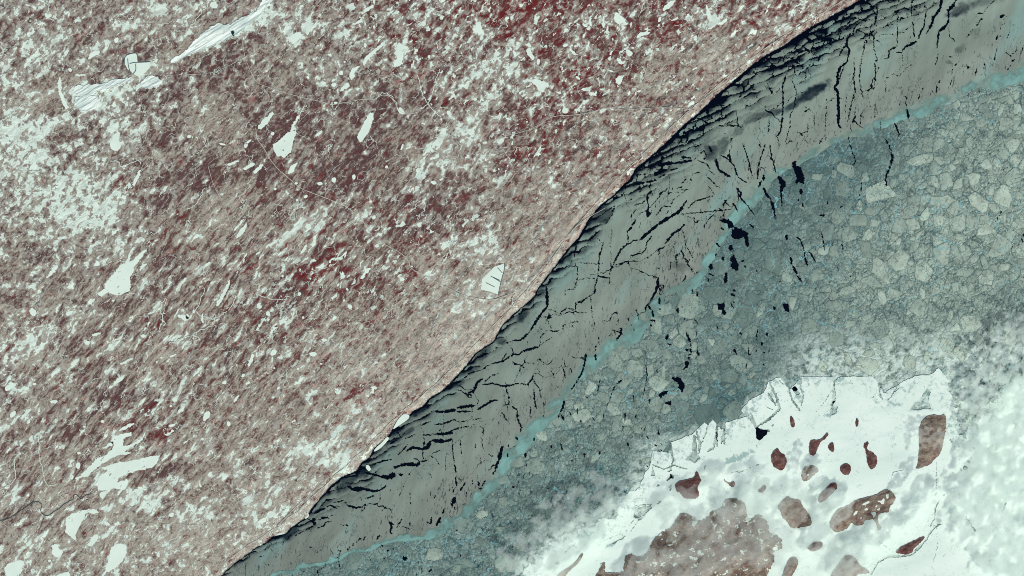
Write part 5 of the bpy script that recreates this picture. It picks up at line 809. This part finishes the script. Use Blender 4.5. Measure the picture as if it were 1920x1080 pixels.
for p in FRZ: tag(ribbon("river", p, 1.0, M_LAKE, wig=5), kind='structure')
# shore-fast fringe and the snow covered bays along the coast
for s, lab in (("767 777 757 776 748 784 740 797 736 806 748 798 760 790 768 783", "bright white snow covered bay ice at a coast inlet near the lower shore"), ("726 818 716 830 704 840 700 848 712 842 722 832 730 822", "thin white strip of shore ice above the little harbour"), ("686 872 692 872 696 880 692 884 686 878", "tiny white ice cake by the harbour mouth"), ("512 1004 524 996 538 992 536 1000 520 1004", "small white patch of shore ice at the lowest coast"), ("570 966 577 960 580 968 572 974", "tiny white patch of shore ice at a river mouth")):
    p = Q(s); gx, gy, gX, gY = local(p, 2, .6); tag(slab("shore_ice", M_LAKE, poly_sd(gX, gY, smooth_poly(p, 1)), gx, gy, 0.075 if len(p) < 8 else 0.14, 0.13), lab, "shore ice")

# ------------------------------------------------------------------ clouds: closed puffs of even, thin vapour above the islands and ice
mc = bpy.data.materials.new("cloud_vapour"); mc.use_nodes = True; nt = mc.node_tree; nt.nodes.remove(nt.nodes["Principled BSDF"])
pv = nt.nodes.new("ShaderNodeVolumePrincipled"); pv.inputs["Density"].default_value = 9.0; pv.inputs["Color"].default_value = (0.95, 1.0, 0.97, 1); pv.inputs["Anisotropy"].default_value = 0.0
nt.links.new(pv.outputs[0], nt.nodes["Material Output"].inputs["Volume"])
def cloud(label, blobs, base=0.80, thick=0.30, sc=26.0, seed=0, cover=0.0, rag=1.0, step=2.0):
    a = np.array([(b[0], b[1]) for b in blobs]); m = max(max(b[2], b[3]) for b in blobs) * 1.25
    gx = np.arange(a[:, 0].min() - m, a[:, 0].max() + m, step); gy = np.arange(a[:, 1].min() - m, a[:, 1].max() + m, step); gX, gY = np.meshgrid(gx, gy)
    g = np.full(gX.shape, -1.0)
    for b in blobs:
        u_, v_ = rot(gX - b[0], gY - b[1], b[4] if len(b) > 4 else 40); g = np.maximum(g, (1 - np.hypot(u_ / b[2], v_ / b[3])) * (b[5] if len(b) > 5 else 1))
    thick = thick * .4; u_, v_ = rot(gX, gY, 50)
    n = fbm((u_ + 6 * fbm(gX / 14, gY / 14, 2, .5, seed + 3)) / (sc * 1.6), v_ / (sc * 1.05), 5, .5, seed) 
    t = np.minimum(g * 1.6, 0.55) + cover - 0.22 + 1.05 * rag * n
    t = np.minimum(t, g * 4)                                   # no cloud outside its own bank
    vx, vy, va, q, tr, cut, nn = march(t, gx, gy, {"t": t})
    if len(vx) < 10: return
    tt = 0.46 * (1 - np.exp(-2.7 * np.maximum(va["t"], 0))); tt[nn:] = 0
    x = (vx - 960) / KM; y = (540 - vy) / KM; N = len(vx); tp = np.stack([x, y, base + thick * tt ** 1.0], 1); bt = np.stack([x[:nn], y[:nn], base - 0.25 * thick * tt[:nn]], 1)
    mp = np.where(np.arange(N) < nn, np.arange(N) + N, np.arange(N))
    co = np.concatenate([tp, bt]); Qd = np.concatenate([q, mp[q][:, ::-1]]); Td = np.concatenate([tr, mp[tr][:, ::-1]])
    c = np.array((co[:, 0].mean(), co[:, 1].mean(), base))
    o = bpy.data.objects.new("cloud", raw_mesh("cloud", co - c, Qd, Td, None, True)); C.objects.link(o); o.location = c; o.data.materials.append(mc)
    return tag(o, label, "cloud", "clouds over the ice and islands")
cloud("wide patchy white cloud deck along the lower right edge", [(1900, 850, 120, 190, 0), (1850, 970, 90, 110, 30), (1920, 1040, 120, 90, 0)], seed=801, cover=-.02, thick=.34, sc=14)
cloud("scattered cloud puffs over the pack by the right edge", [(1890, 680, 130, 80, 60), (1840, 740, 60, 60, 60)], seed=811, sc=10, cover=-.08, thick=.36)
cloud("ragged cloud streak below the largest island, running up to its right", [(1720, 960, 70, 26, 55), (1650, 1010, 60, 40, 40), (1600, 1050, 60, 40, 40)], seed=821, sc=15, cover=.02)
cloud("soft cloud between the broad tan island and the largest island", [(1560, 950, 46, 40, 50), (1540, 1010, 50, 40, 60), (1530, 890, 26, 20, 60)], seed=831, sc=16, cover=.05)
cloud("string of little cloud puffs left of the wedge shaped island", [(1506, 862, 12, 26, 0), (1496, 890, 18, 26, 0)], seed=841, sc=8, cover=-.08, thick=.22)
cloud("thin veil of cloud over the big peninsula at the bottom", [(1330, 1020, 130, 70, 40), (1420, 990, 60, 90, 0), (1230, 1060, 90, 40, 20)], seed=851, sc=22, cover=.04, thick=.26)
cloud("bright cloud bank over the white ice above the peninsula", [(1390, 930, 80, 36, 40), (1270, 950, 60, 40, 45), (1340, 905, 40, 22, 40)], seed=861, sc=20, cover=.03, thick=.2)
cloud("drifting cloud over the left end of the white ice", [(1090, 1010, 90, 50, 38), (1040, 1060, 60, 40, 30), (1150, 960, 60, 36, 45)], seed=871, sc=20, cover=.02)
cloud("faint wispy cloud patches over the lower pack", [(1060, 960, 90, 50, 35), (980, 1030, 70, 45, 30), (1110, 920, 60, 36, 40)], seed=881, sc=14, cover=-.12, thick=.26)
cloud("tiny popcorn clouds dotted over the tall brown island", [(1745, 820, 26, 52, 80), (1712, 835, 10, 40, 0)], seed=891, sc=7, cover=-.1, thick=.2)
cloud("diagonal line of small clouds below the tall brown island", [(1705, 905, 16, 44, -35), (1690, 930, 16, 34, -35)], seed=901, sc=9, cover=-.05, thick=.22)
cloud("veil of cloud over the pale island at the bottom edge", [(1590, 1060, 60, 46, 30), (1480, 1050, 40, 50, 0)], seed=911, sc=24, cover=.06, thick=.14)
cloud("smooth cloud over the broad tan island", [(1485, 950, 46, 50, 50)], seed=921, sc=18, cover=-.02, thick=.14)
